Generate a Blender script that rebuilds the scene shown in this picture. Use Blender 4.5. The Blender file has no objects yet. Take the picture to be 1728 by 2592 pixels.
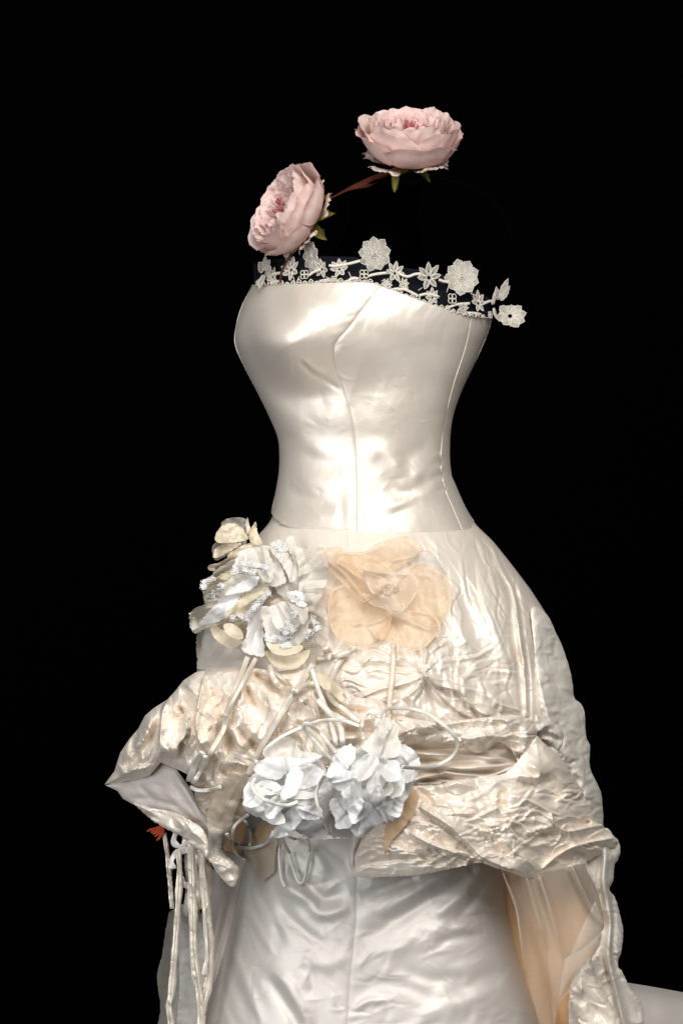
import bpy, math
import numpy as np
from mathutils import Vector, Matrix
import random
random.seed(7)
rng = np.random.default_rng(11)
SC = bpy.context.scene
COL = SC.collection
PI = math.pi

# ------------------------------------------------------------------ camera, light
PXM = 0.00062            # metres per photo pixel at depth 0
DIST = 4.0               # camera to the dress axis
ZC = 1.06                # camera height
cam = bpy.data.cameras.new('camera')
cam.sensor_fit = 'VERTICAL'
cam.sensor_height = 24.0
cam.lens = 24.0 * DIST / (2592 * PXM)
cam.clip_end = 50
camo = bpy.data.objects.new('camera', cam)
COL.objects.link(camo)
camo.location = (0, -DIST, ZC)
camo.rotation_euler = (PI / 2, 0, 0)
SC.camera = camo

w = bpy.data.worlds.new('World'); SC.world = w; w.use_nodes = True
w.node_tree.nodes['Background'].inputs[0].default_value = (1.0, 0.99, 0.97, 1)
w.node_tree.nodes['Background'].inputs[1].default_value = 0.07
SC.view_settings.view_transform = 'Standard'
SC.view_settings.look = 'None'
SC.view_settings.exposure = 0.0
SC.view_settings.gamma = 1.0


def area(name, loc, target, size, energy, color, sy=None):
    l = bpy.data.lights.new(name, 'AREA')
    l.energy = energy; l.color = color
    l.shape = 'RECTANGLE'; l.size = size; l.size_y = sy or size
    o = bpy.data.objects.new(name, l); COL.objects.link(o)
    o.location = loc
    d = Vector(target) - Vector(loc)
    o.rotation_euler = d.to_track_quat('-Z', 'Y').to_euler()
    return o


area('key_lamp', (0.55, -2.45, 2.85), (0.02, -0.1, 0.9), 1.8, 106, (1.0, 0.985, 0.96))
area('fill_lamp', (-1.7, -2.9, 1.1), (0, 0, 0.85), 1.8, 62, (0.93, 0.965, 1.0), 2.0)

# ------------------------------------------------------------------ helpers
def P(px, py, d):
    px = np.asarray(px, float); py = np.asarray(py, float); d = np.asarray(d, float)
    f = (DIST - d) / DIST
    return np.stack([(px - 864) * PXM * f, -d + 0 * px, ZC + (1296 - py) * PXM * f], -1)


def empty(name, loc, label, cat, group=None):
    o = bpy.data.objects.new(name, None); COL.objects.link(o)
    o.location = loc; o.empty_display_size = 0.05
    o['label'] = label; o['category'] = cat
    if group: o['group'] = group
    return o


def link_mesh(name, verts, faces, mats, parent=None, uv=None, smooth=True, midx=None):
    me = bpy.data.meshes.new(name)
    V = np.asarray(verts, np.float32).reshape(-1, 3)
    if parent is not None:
        root = parent
        off = np.zeros(3)
        while root is not None:
            off = off + np.array(root.location); root = root.parent
        V = V - off.astype(np.float32)
    F = np.asarray(faces, np.int32)
    n = F.shape[1]
    me.vertices.add(len(V)); me.vertices.foreach_set('co', V.ravel())
    me.loops.add(F.size); me.loops.foreach_set('vertex_index', F.ravel())
    me.polygons.add(len(F))
    me.polygons.foreach_set('loop_start', np.arange(len(F), dtype=np.int32) * n)
    me.polygons.foreach_set('loop_total', np.full(len(F), n, np.int32))
    if smooth:
        me.polygons.foreach_set('use_smooth', np.ones(len(F), bool))
    if not isinstance(mats, (list, tuple)): mats = [mats]
    for m in mats: me.materials.append(m)
    if midx is not None:
        me.polygons.foreach_set('material_index', np.asarray(midx, np.int32))
    if uv is not None:
        ul = me.uv_layers.new(name='UVMap')
        U = np.asarray(uv, np.float32).reshape(-1, 2)[F.ravel()]
        ul.data.foreach_set('uv', U.ravel())
    me.update(); me.validate()
    o = bpy.data.objects.new(name, me); COL.objects.link(o)
    if parent is not None: o.parent = parent
    return o


def grid_faces(nv, nu, close_u=False, flip=False):
    i = np.arange(nv - 1)[:, None]
    j = np.arange(nu if close_u else nu - 1)[None, :]
    a = i * nu + j; b = i * nu + (j + 1) % nu
    c = (i + 1) * nu + (j + 1) % nu; d = (i + 1) * nu + j
    F = np.stack([a, d, c, b] if not flip else [a, b, c, d], -1).reshape(-1, 4)
    return F


# ---- noise
_perm = {}
def perlin(x, y, seed=0):
    if seed not in _perm:
        r = np.random.default_rng(seed + 100)
        _perm[seed] = (r.permutation(256), r.uniform(0, 2 * PI, 256))
    p, g = _perm[seed]
    xi = np.floor(x).astype(int); yi = np.floor(y).astype(int)
    xf = x - xi; yf = y - yi
    u = xf * xf * xf * (xf * (xf * 6 - 15) + 10)
    v = yf * yf * yf * (yf * (yf * 6 - 15) + 10)
    def gr(ix, iy, dx, dy):
        h = g[p[(p[ix & 255] + iy) & 255]]
        return np.cos(h) * dx + np.sin(h) * dy
    n00 = gr(xi, yi, xf, yf); n10 = gr(xi + 1, yi, xf - 1, yf)
    n01 = gr(xi, yi + 1, xf, yf - 1); n11 = gr(xi + 1, yi + 1, xf - 1, yf - 1)
    return (n00 * (1 - u) + n10 * u) * (1 - v) + (n01 * (1 - u) + n11 * u) * v


def catmull(pts, n, closed=False):
    p = np.asarray(pts, float)
    if closed:
        q = np.vstack([p[-1], p, p[0], p[1]])
    else:
        q = np.vstack([2 * p[0] - p[1], p, 2 * p[-1] - p[-2]])
    m = len(p) if closed else len(p) - 1
    out = []
    k = 16
    for i in range(m):
        a, b, c, d = q[i], q[i + 1], q[i + 2], q[i + 3]
        t = np.linspace(0, 1, k, endpoint=False)[:, None]
        out.append(0.5 * (2 * b + (c - a) * t + (2 * a - 5 * b + 4 * c - d) * t ** 2 + (3 * b - a - 3 * c + d) * t ** 3))
    out = np.vstack(out + [q[m + 1][None]]) if not closed else np.vstack(out + [p[0][None]])
    s = np.concatenate([[0], np.cumsum(np.linalg.norm(np.diff(out[:, :2], axis=0), axis=1))])
    t = np.linspace(0, s[-1], n + (1 if closed else 0))
    r = np.stack([np.interp(t, s, out[:, k2]) for k2 in range(out.shape[1])], -1)
    return r[:-1] if closed else r


FINE = ('sharp', 'step', 'sharp')
class HM:
    """height map (metres of fold relief) over the cloth's own layout"""
    def __init__(s, x0, y0, x1, y1, c=2.0, ks=1.0, kn=1.0, kw=1.0, nw=1.0):
        s.ks, s.kn, s.kw, s.nw = ks, kn, kw, nw
        s.x0, s.y0, s.c = x0, y0, c
        s.nx = int((x1 - x0) / c) + 2; s.ny = int((y1 - y0) / c) + 2
        s.X, s.Y = np.meshgrid(x0 + np.arange(s.nx) * c, y0 + np.arange(s.ny) * c)
        s.H = np.zeros((s.ny, s.nx))

    def stroke(s, pts, w, a, kind='ridge', fade=(0.25, 0.25), side=1, k=None):
        a = a * (s.ks if k is None else k)
        pts = np.asarray(pts, float)
        L = np.sum(np.linalg.norm(np.diff(pts, axis=0), axis=1))
        n = int(max(3, min(26, L / max(5, w * 0.7))))
        q = catmull(pts, n) if len(pts) > 2 else np.stack([np.linspace(pts[0, k], pts[1, k], 3) for k in (0, 1)], -1)
        m = w * 3.6 + 4
        i0 = max(0, int((q[:, 0].min() - m - s.x0) / s.c)); i1 = min(s.nx, int((q[:, 0].max() + m - s.x0) / s.c) + 1)
        j0 = max(0, int((q[:, 1].min() - m - s.y0) / s.c)); j1 = min(s.ny, int((q[:, 1].max() + m - s.y0) / s.c) + 1)
        if i1 <= i0 or j1 <= j0: return
        X = s.X[j0:j1, i0:i1]; Y = s.Y[j0:j1, i0:i1]
        best = np.full(X.shape, 1e9); bs = np.zeros(X.shape); sg = np.ones(X.shape)
        acc = np.concatenate([[0], np.cumsum(np.linalg.norm(np.diff(q, axis=0), axis=1))]); T = acc[-1] + 1e-6
        for k in range(len(q) - 1):
            ax, ay = q[k]; dx, dy = q[k + 1] - q[k]; l2 = dx * dx + dy * dy + 1e-9
            t = np.clip(((X - ax) * dx + (Y - ay) * dy) / l2, 0, 1)
            ex = X - ax - t * dx; ey = Y - ay - t * dy
            dd = np.hypot(ex, ey); b = dd < best
            best = np.where(b, dd, best); bs = np.where(b, (acc[k] + t * math.sqrt(l2)) / T, bs)
            sg = np.where(b, np.sign(dx * ey - dy * ex), sg)
        f = np.ones(X.shape)
        if fade[0] > 0: f *= np.clip(bs / fade[0], 0, 1) ** 0.8
        if fade[1] > 0: f *= np.clip((1 - bs) / fade[1], 0, 1) ** 0.8
        r = best / w
        if kind == 'ridge': h = np.exp(-r * r)
        elif kind == 'sharp': h = np.exp(-1.3 * r)
        elif kind == 'roll': h = np.sqrt(np.clip(1 - r * r, 0, 1))
        else:  # step: cliff on the line, slow slope on one side
            o = sg * side
            h = np.where(o > 0, np.exp(-r), np.exp(-(r * 7) ** 2))
        s.H[j0:j1, i0:i1] += a * f * h

    def crease(s, pts, w=4, a=0.003, **k):
        s.stroke(pts, w, -a, 'sharp', **k)
        s.stroke(pts, w * 2.6, a * 0.5, 'ridge', **k)

    def noise(s, scale, amp, seed=0, ang=0.0, stretch=1.0, ridged=False, mask=None, warp=0.0):
        ca, sa = math.cos(ang), math.sin(ang)
        u = (s.X * ca + s.Y * sa) / (scale * stretch); v = (-s.X * sa + s.Y * ca) / scale
        if warp:
            wu = perlin(u * 0.7 + 5.3, v * 0.7, seed + 31) * warp; wv = perlin(u * 0.7, v * 0.7 + 9.1, seed + 37) * warp
            u = u + wu; v = v + wv
        n = perlin(u, v, seed)
        if ridged: n = 0.25 - np.sqrt(n * n + 0.0012)
        s.H += amp * n * s.kn * (1 if mask is None else mask)

    def bump(s, cx, cy, rx, ry, a, ang=0.0):
        ca, sa = math.cos(ang), math.sin(ang)
        u = ((s.X - cx) * ca + (s.Y - cy) * sa) / rx; v = (-(s.X - cx) * sa + (s.Y - cy) * ca) / ry
        s.H += a * np.exp(-(u * u + v * v))

    def creases(s, n, box, length, w, a, ang, jit, seed):
        r = np.random.default_rng(seed)
        for _ in range(n):
            x = r.uniform(box[0], box[2]); y = r.uniform(box[1], box[3])
            th = (ang(x, y) if callable(ang) else ang) + r.normal(0, jit)
            l = length * r.uniform(0.5, 1.6); b = r.normal(0, 0.10) * l; b2 = r.normal(0, 0.08) * l
            dx, dy = math.cos(th), math.sin(th)
            pts = [(x - dx * l / 2, y - dy * l / 2), (x - dx * l / 6 - dy * b, y - dy * l / 6 + dx * b), (x + dx * l / 6 - dy * b2, y + dy * l / 6 + dx * b2), (x + dx * l / 2, y + dy * l / 2)]
            q = a * r.uniform(0.5, 1.3)
            s.stroke(pts, w * r.uniform(.8, 1.4), -q, 'sharp', fade=(.4, .4), k=1.0)
            s.stroke([(u - dy * w * 2.6, v + dx * w * 2.6) for u, v in pts], w * 2.4, q * .8, 'ridge', fade=(.4, .4), k=1.0)

    def wrinkles(s, n, box, length, w, a, ang, jit, seed, kinds=('ridge', 'sharp')):
        r = np.random.default_rng(seed)
        for _ in range(int(n * s.nw)):
            x = r.uniform(box[0], box[2]); y = r.uniform(box[1], box[3])
            th = (ang(x, y) if callable(ang) else ang) + r.normal(0, jit)
            l = length * r.uniform(0.5, 1.5); b = r.normal(0, 0.12) * l
            dx, dy = math.cos(th), math.sin(th)
            pts = [(x - dx * l / 2, y - dy * l / 2), (x - dy * b, y + dx * b), (x + dx * l / 2, y + dy * l / 2)]
            s.stroke(pts, w * r.uniform(0.5, 1.6), a * r.uniform(0.3, 1.2) * (1 if r.random() < 0.55 else -1),
                     kinds[r.integers(len(kinds))], fade=(0.5, 0.5), side=1 if r.random() < .5 else -1, k=s.kw)

    def sample(s, px, py):
        u = np.clip((np.asarray(px, float) - s.x0) / s.c, 0, s.nx - 1.001); v = np.clip((np.asarray(py, float) - s.y0) / s.c, 0, s.ny - 1.001)
        i = u.astype(int); j = v.astype(int); fu = u - i; fv = v - j
        H = s.H
        return (H[j, i] * (1 - fu) + H[j, i + 1] * fu) * (1 - fv) + (H[j + 1, i] * (1 - fu) + H[j + 1, i + 1] * fu) * fv


# ---- what already lies in front, so that later layers rest on earlier ones
ZC4 = 4
ZB = np.full((2700 // ZC4 + 200, 1800 // ZC4), np.nan)
def zb_put(px, py, d):
    i = np.clip((np.asarray(px).ravel() / ZC4).astype(int), 0, ZB.shape[1] - 1)
    j = np.clip((np.asarray(py).ravel() / ZC4).astype(int), 0, ZB.shape[0] - 1)
    dd = np.asarray(d).ravel()
    t = np.where(np.isnan(ZB), -9, ZB)
    np.maximum.at(t, (j, i), dd)
    ZB[:] = np.where(t < -8, np.nan, t)


def zb_avg(px, py, win=40, mode='avg'):
    k = max(1, int(win / ZC4 / 2))
    px = np.asarray(px, float); py = np.asarray(py, float)
    x0 = max(0, int(px.min() / ZC4) - k - 2); x1 = min(ZB.shape[1], int(px.max() / ZC4) + k + 3)
    y0 = max(0, int(py.min() / ZC4) - k - 2); y1 = min(ZB.shape[0], int(py.max() / ZC4) + k + 3)
    Z = ZB[y0:y1, x0:x1]
    if mode == 'max':
        t = np.where(np.isnan(Z), -9, Z); r = t.copy()
        for dj in range(-k, k + 1):
            for di in range(-k, k + 1):
                r = np.maximum(r, np.roll(np.roll(t, dj, 0), di, 1))
        return r[np.clip((py / ZC4).astype(int) - y0, 0, r.shape[0] - 1), np.clip((px / ZC4).astype(int) - x0, 0, r.shape[1] - 1)]
    if mode == 'top':
        t = np.where(np.isnan(Z), -9, Z); r = t.copy()
        for dj in (-2, -1, 0, 1, 2):
            for di in (-2, -1, 0, 1, 2):
                r = np.maximum(r, np.roll(np.roll(t, dj, 0), di, 1))
        Z = np.where(r < -8, np.nan, r)
    m = (~np.isnan(Z)).astype(float); z = np.where(np.isnan(Z), 0, Z)
    def box(a):
        a = np.pad(a, k, mode='edge')
        c = np.cumsum(a, 0); c = np.vstack([np.zeros((1, c.shape[1])), c]); a = c[2 * k + 1:] - c[:-2 * k - 1]
        c = np.cumsum(a, 1); c = np.hstack([np.zeros((c.shape[0], 1)), c]); return c[:, 2 * k + 1:] - c[:, :-2 * k - 1]
    W = box(box(m)); V = box(box(z)); A = V / np.maximum(W, 1e-6)
    u = np.clip(px / ZC4 - 0.5 - x0, 0, A.shape[1] - 1.001); v = np.clip(py / ZC4 - 0.5 - y0, 0, A.shape[0] - 1.001)
    i = u.astype(int); j = v.astype(int); fu = u - i; fv = v - j
    return (A[j, i] * (1 - fu) + A[j, i + 1] * fu) * (1 - fv) + (A[j + 1, i] * (1 - fu) + A[j + 1, i + 1] * fu) * fv


def poly_info(px, py, poly):
    """inside flag, distance to edge, nearest edge point"""
    x = px.ravel(); y = py.ravel()
    ins = np.zeros(x.shape, bool); best = np.full(x.shape, 1e9); nx = np.zeros(x.shape); ny = np.zeros(x.shape)
    n = len(poly)
    for k in range(n):
        ax, ay = poly[k]; bx, by = poly[(k + 1) % n]
        c = ((ay > y) != (by > y))
        with np.errstate(divide='ignore', invalid='ignore'):
            xi = (bx - ax) * (y - ay) / (by - ay + 1e-12) + ax
        ins ^= c & (x < xi)
        dx, dy = bx - ax, by - ay
        t = np.clip(((x - ax) * dx + (y - ay) * dy) / (dx * dx + dy * dy + 1e-9), 0, 1)
        qx = ax + t * dx; qy = ay + t * dy
        d = np.hypot(x - qx, y - qy); b = d < best
        best = np.where(b, d, best); nx = np.where(b, qx, nx); ny = np.where(b, qy, ny)
    return ins.reshape(px.shape), best.reshape(px.shape), nx.reshape(px.shape), ny.reshape(px.shape)


def sheet(name, poly, dfun, mat, parent, hm=None, step=3.0, edge=(0.012, 12.0), smooth_n=None, jag=0.0, put=True, seed=0, hem=0):
    """one piece of cloth with the given outline, lying at depth dfun with fold relief hm"""
    poly = np.asarray(poly, float)
    if smooth_n:
        poly = catmull(poly, smooth_n, closed=True)
    if jag:
        r = np.random.default_rng(seed + 900)
        poly = poly + r.normal(0, jag, poly.shape)
    x0, y0 = poly.min(0) - step; x1, y1 = poly.max(0) + step
    X, Y = np.meshgrid(np.arange(x0, x1 + step, step), np.arange(y0, y1 + step, step))
    ins, dist, nx, ny = poly_info(X, Y, poly)
    cell = ins[:-1, :-1] | ins[1:, :-1] | ins[:-1, 1:] | ins[1:, 1:]
    X2 = np.where(ins, X, nx); Y2 = np.where(ins, Y, ny); D2 = np.where(ins, dist, 0)
    d = dfun(X2, Y2, D2) if callable(dfun) else dfun + 0 * X2
    if hm is not None: d = d + hm.sample(X2, Y2)
    if edge: d = d - edge[0] * np.exp(-D2 / edge[1])
    idx = np.arange(X.size).reshape(X.shape)
    F = np.stack([idx[:-1, :-1], idx[1:, :-1], idx[1:, 1:], idx[:-1, 1:]], -1)[cell]
    used = np.zeros(X.size, bool); used[F.ravel()] = True
    remap = np.cumsum(used) - 1
    V = P(X2, Y2, d).reshape(-1, 3)[used]
    F = remap[F]
    uv = np.stack([X2.ravel()[used] / 1000, Y2.ravel()[used] / 1000], -1)
    if put: zb_put(X2.ravel()[used], Y2.ravel()[used], d.ravel()[used])
    if hem:   # a narrow turned-back hem along the edge
        n = len(poly)
        c = poly.mean(0)
        e = poly - c; inner = c + e * (1 - hem / np.maximum(np.linalg.norm(e, axis=1), 1))[:, None]
        rows = []
        for q, off in ((poly, 0.0), ((poly + inner) / 2, -0.0022), (inner, -0.0012)):
            D = np.full(n, 0.0 if q is poly else hem * 0.7)
            dd = dfun(q[:, 0], q[:, 1], D) if callable(dfun) else np.full(n, dfun)
            if hm is not None: dd = dd + hm.sample(q[:, 0], q[:, 1])
            if edge: dd = dd - edge[0] * np.exp(-D / edge[1])
            rows.append(P(q[:, 0], q[:, 1], dd + off))
        HV = np.stack(rows).reshape(-1, 3)
        HF = grid_faces(3, n, True) + len(V)
        V = np.vstack([V, HV]); F = np.vstack([F, HF])
        uv = np.vstack([uv, np.tile(poly / 1000, (3, 1))])
    return link_mesh(name, V, F, mat, parent, uv=uv)


def tube(name, path3, rad, mat, parent, seg=8, flat=1.0, cap=True, twist=0.0):
    """round or flattened cord along world points; rad scalar or per point"""
    p = np.asarray(path3, float); n = len(p)
    rad = np.broadcast_to(np.asarray(rad, float), (n,))
    t = np.gradient(p, axis=0); t /= np.linalg.norm(t, axis=1)[:, None] + 1e-9
    view = np.array([0, -1.0, 0])
    b = np.cross(t, view); b /= np.linalg.norm(b, axis=1)[:, None] + 1e-9
    nn = np.cross(b, t)
    if twist:
        a = twist * np.sin(np.linspace(0, PI * 2.3, n))[:, None]
        b, nn = b * np.cos(a) + nn * np.sin(a), nn * np.cos(a) - b * np.sin(a)
    th = np.linspace(0, 2 * PI, seg, endpoint=False)
    V = p[:, None, :] + rad[:, None, None] * (np.cos(th)[None, :, None] * b[:, None, :] + flat * np.sin(th)[None, :, None] * nn[:, None, :])
    if cap:
        V = np.concatenate([p[:1, None, :].repeat(seg, 1), V, p[-1:, None, :].repeat(seg, 1)], 0)
    nv = V.shape[0]
    return V.reshape(-1, 3), grid_faces(nv, seg, True)


def cord(name, pts, r_px, mat, parent, off=0.0, flat=1.0, win=16, n=None, lift=None, twist=0.0, taper=False, rest=True, width_noise=0.0):
    pts = np.asarray(pts, float)
    L = np.sum(np.linalg.norm(np.diff(pts[:, :2], axis=0), axis=1))
    n = n or int(max(8, L / 5))
    q = catmull(pts[:, :2], n)
    if rest:
        z = zb_avg(q[:, 0], q[:, 1], win, 'max')
        bad = z < -8
        if bad.all(): z = np.full(n, 0.2)
        elif bad.any(): z = np.interp(np.arange(n), np.arange(n)[~bad], z[~bad])
        k = max(3, n // 6) | 1
        zz = np.pad(z, k // 2, mode='edge'); z = np.convolve(zz, np.ones(k) / k, 'valid')
        d = z + off + r_px * PXM * flat
    else:
        d = np.interp(np.linspace(0, 1, n), np.linspace(0, 1, len(pts)), pts[:, 2])
    if lift is not None:
        d = d + lift * np.sin(np.linspace(0, PI, n))
    rad = np.full(n, r_px * PXM)
    if width_noise: rad = rad * (1 + width_noise * perlin(np.linspace(0, L / 25, n) + pts[0, 0], np.full(n, 0.5), 3) * 2)
    if taper: rad = rad * np.interp(np.linspace(0, 1, n), [0, .15, .85, 1], [.6, 1, 1, .5])
    V, F = tube(name, P(q[:, 0], q[:, 1], d), rad, mat, parent, flat=flat, twist=twist)
    zb_put(q[:, 0], q[:, 1], d + r_px * PXM * flat * 0.7)
    return link_mesh(name, V, F, mat, parent)


# ------------------------------------------------------------------ materials
def nodes(name):
    m = bpy.data.materials.new(name); m.use_nodes = True
    nt = m.node_tree; nt.nodes.clear()
    out = nt.nodes.new('ShaderNodeOutputMaterial')
    return m, nt, out


def N(nt, t, **kw):
    n = nt.nodes.new(t)
    for k, v in kw.items():
        if k in n.inputs: n.inputs[k].default_value = v
        else: setattr(n, k, v)
    return n


def satin(name, col, rough=0.36, metal=0.3, grain=0.35, var=0.06, spec=0.6, crk=0.0, crk_scale=60.0, sheen=0.0):
    m, nt, out = nodes(name)
    b = N(nt, 'ShaderNodeBsdfPrincipled', Roughness=rough, Metallic=metal)
    b.inputs['Specular IOR Level'].default_value = spec
    if sheen: b.inputs['Sheen Weight'].default_value = sheen
    tc = N(nt, 'ShaderNodeTexCoord')
    n1 = N(nt, 'ShaderNodeTexNoise', Scale=9.0, Detail=5.0)
    mx = N(nt, 'ShaderNodeMix', data_type='RGBA')
    nt.links.new(tc.outputs['Object'], n1.inputs['Vector'])
    nt.links.new(n1.outputs['Fac'], mx.inputs['Factor'])
    mx.inputs['A'].default_value = (*[c * (1 - var * (1 + .25 * i)) for i, c in enumerate(col)], 1)
    mx.inputs['B'].default_value = (*[min(1, c * (1 + var * .6)) for c in col], 1)
    nt.links.new(mx.outputs['Result'], b.inputs['Base Color'])
    n2 = N(nt, 'ShaderNodeTexNoise', Scale=750.0, Detail=2.0)
    nt.links.new(tc.outputs['Object'], n2.inputs['Vector'])
    bp = N(nt, 'ShaderNodeBump', Strength=grain, Distance=0.0006)
    nt.links.new(n2.outputs['Fac'], bp.inputs['Height'])
    last = bp
    if crk:
        n3 = N(nt, 'ShaderNodeTexNoise', Scale=crk_scale, Detail=4.0, Distortion=0.8)
        nt.links.new(tc.outputs['Object'], n3.inputs['Vector'])
        b3 = N(nt, 'ShaderNodeBump', Strength=crk, Distance=0.006)
        nt.links.new(n3.outputs['Fac'], b3.inputs['Height'])
        nt.links.new(bp.outputs['Normal'], b3.inputs['Normal'])
        last = b3
    nt.links.new(last.outputs['Normal'], b.inputs['Normal'])
    nt.links.new(b.outputs[0], out.inputs[0])
    return m


def organza(name, col, alpha=0.75, trans=0.45, var=0.1, gloss=0.06, scale=25.0):
    m, nt, out = nodes(name)
    tc = N(nt, 'ShaderNodeTexCoord')
    n1 = N(nt, 'ShaderNodeTexNoise', Scale=scale, Detail=5.0)
    nt.links.new(tc.outputs['Object'], n1.inputs['Vector'])
    mx = N(nt, 'ShaderNodeMix', data_type='RGBA')
    mx.inputs['A'].default_value = (*[c * (1 - var) for c in col], 1)
    mx.inputs['B'].default_value = (*[min(1, c * (1 + var * .5)) for c in col], 1)
    nt.links.new(n1.outputs['Fac'], mx.inputs['Factor'])
    d = N(nt, 'ShaderNodeBsdfDiffuse'); t = N(nt, 'ShaderNodeBsdfTranslucent')
    g = N(nt, 'ShaderNodeBsdfGlossy', Roughness=0.35)
    nt.links.new(mx.outputs['Result'], d.inputs['Color']); nt.links.new(mx.outputs['Result'], t.inputs['Color'])
    a = N(nt, 'ShaderNodeMixShader', Fac=trans)
    nt.links.new(d.outputs[0], a.inputs[1]); nt.links.new(t.outputs[0], a.inputs[2])
    a2 = N(nt, 'ShaderNodeMixShader', Fac=gloss)
    nt.links.new(a.outputs[0], a2.inputs[1]); nt.links.new(g.outputs[0], a2.inputs[2])
    n2 = N(nt, 'ShaderNodeTexNoise', Scale=900.0, Detail=1.0)
    nt.links.new(tc.outputs['Object'], n2.inputs['Vector'])
    bp = N(nt, 'ShaderNodeBump', Strength=0.3, Distance=0.0005)
    nt.links.new(n2.outputs['Fac'], bp.inputs['Height'])
    nt.links.new(bp.outputs['Normal'], d.inputs['Normal'])
    last = a2
    if alpha < 1:
        tr = N(nt, 'ShaderNodeBsdfTransparent')
        a3 = N(nt, 'ShaderNodeMixShader', Fac=alpha)
        nt.links.new(tr.outputs[0], a3.inputs[1]); nt.links.new(last.outputs[0], a3.inputs[2]); last = a3
    nt.links.new(last.outputs[0], out.inputs[0])
    return m


def net_mat(name, col, cover, scale, thread=0.3):
    """tulle: a fine hexagon-like mesh of threads on a real sheet (threads opaque, holes clear)"""
    m, nt, out = nodes(name)
    tc = N(nt, 'ShaderNodeTexCoord')
    vo = N(nt, 'ShaderNodeTexVoronoi', feature='DISTANCE_TO_EDGE', Scale=scale, Randomness=0.12)
    nt.links.new(tc.outputs['UV'], vo.inputs['Vector'])
    lt = N(nt, 'ShaderNodeMath', operation='LESS_THAN'); lt.inputs[1].default_value = thread * 0.5
    nt.links.new(vo.outputs['Distance'], lt.inputs[0])
    mu = N(nt, 'ShaderNodeMath', operation='MULTIPLY_ADD'); mu.inputs[1].default_value = cover; mu.inputs[2].default_value = cover * 0.25
    nt.links.new(lt.outputs[0], mu.inputs[0])
    d = N(nt, 'ShaderNodeBsdfDiffuse', Color=(*col, 1)); t = N(nt, 'ShaderNodeBsdfTranslucent', Color=(*col, 1))
    a = N(nt, 'ShaderNodeMixShader', Fac=0.4)
    nt.links.new(d.outputs[0], a.inputs[1]); nt.links.new(t.outputs[0], a.inputs[2])
    tr = N(nt, 'ShaderNodeBsdfTransparent')
    b = N(nt, 'ShaderNodeMixShader')
    nt.links.new(mu.outputs[0], b.inputs[0]); nt.links.new(tr.outputs[0], b.inputs[1]); nt.links.new(a.outputs[0], b.inputs[2])
    nt.links.new(b.outputs[0], out.inputs[0])
    return m


def petal_mat(name, tip, base, trans=0.3, rough=0.6, pos=0.62):
    m, nt, out = nodes(name)
    tc = N(nt, 'ShaderNodeTexCoord'); sp = N(nt, 'ShaderNodeSeparateXYZ')
    nt.links.new(tc.outputs['UV'], sp.inputs[0])
    rp = N(nt, 'ShaderNodeValToRGB')
    rp.color_ramp.elements[0].position = 0.05; rp.color_ramp.elements[0].color = (*base, 1)
    rp.color_ramp.elements[1].position = pos; rp.color_ramp.elements[1].color = (*tip, 1)
    nt.links.new(sp.outputs['Y'], rp.inputs[0])
    n1 = N(nt, 'ShaderNodeTexNoise', Scale=60.0, Detail=4.0)
    nt.links.new(tc.outputs['Object'], n1.inputs['Vector'])
    hv = N(nt, 'ShaderNodeMix', data_type='RGBA', blend_type='MULTIPLY'); hv.inputs['Factor'].default_value = 0.25
    nt.links.new(rp.outputs['Color'], hv.inputs['A']); nt.links.new(n1.outputs['Color'], hv.inputs['B'])
    # fine woven veins running along the petal
    wv = N(nt, 'ShaderNodeTexWave', Scale=24.0, Distortion=3.0, Detail=2.0)
    nt.links.new(tc.outputs['UV'], wv.inputs['Vector'])
    bp = N(nt, 'ShaderNodeBump', Strength=0.22, Distance=0.0012)
    nt.links.new(wv.outputs['Fac'], bp.inputs['Height'])
    b = N(nt, 'ShaderNodeBsdfPrincipled', Roughness=rough)
    b.inputs['Specular IOR Level'].default_value = 0.25
    nt.links.new(rp.outputs['Color'], b.inputs['Base Color']); nt.links.new(bp.outputs['Normal'], b.inputs['Normal'])
    t = N(nt, 'ShaderNodeBsdfTranslucent'); nt.links.new(rp.outputs['Color'], t.inputs['Color'])
    a = N(nt, 'ShaderNodeMixShader', Fac=trans)
    nt.links.new(b.outputs[0], a.inputs[1]); nt.links.new(t.outputs[0], a.inputs[2])
    nt.links.new(a.outputs[0], out.inputs[0])
    return m


def plain(name, col, rough=0.8, spec=0.2, trans=0.0, bump=0.3, bscale=300.0):
    m, nt, out = nodes(name)
    b = N(nt, 'ShaderNodeBsdfPrincipled', Roughness=rough)
    b.inputs['Base Color'].default_value = (*col, 1); b.inputs['Specular IOR Level'].default_value = spec
    tc = N(nt, 'ShaderNodeTexCoord'); n2 = N(nt, 'ShaderNodeTexNoise', Scale=bscale, Detail=3.0)
    nt.links.new(tc.outputs['Object'], n2.inputs['Vector'])
    bp = N(nt, 'ShaderNodeBump', Strength=bump, Distance=0.001)
    nt.links.new(n2.outputs['Fac'], bp.inputs['Height']); nt.links.new(bp.outputs['Normal'], b.inputs['Normal'])
    last = b
    if trans:
        t = N(nt, 'ShaderNodeBsdfTranslucent', Color=(*col, 1)); a = N(nt, 'ShaderNodeMixShader', Fac=trans)
        nt.links.new(b.outputs[0], a.inputs[1]); nt.links.new(t.outputs[0], a.inputs[2]); last = a
    nt.links.new(last.outputs[0], out.inputs[0])
    return m


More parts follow.
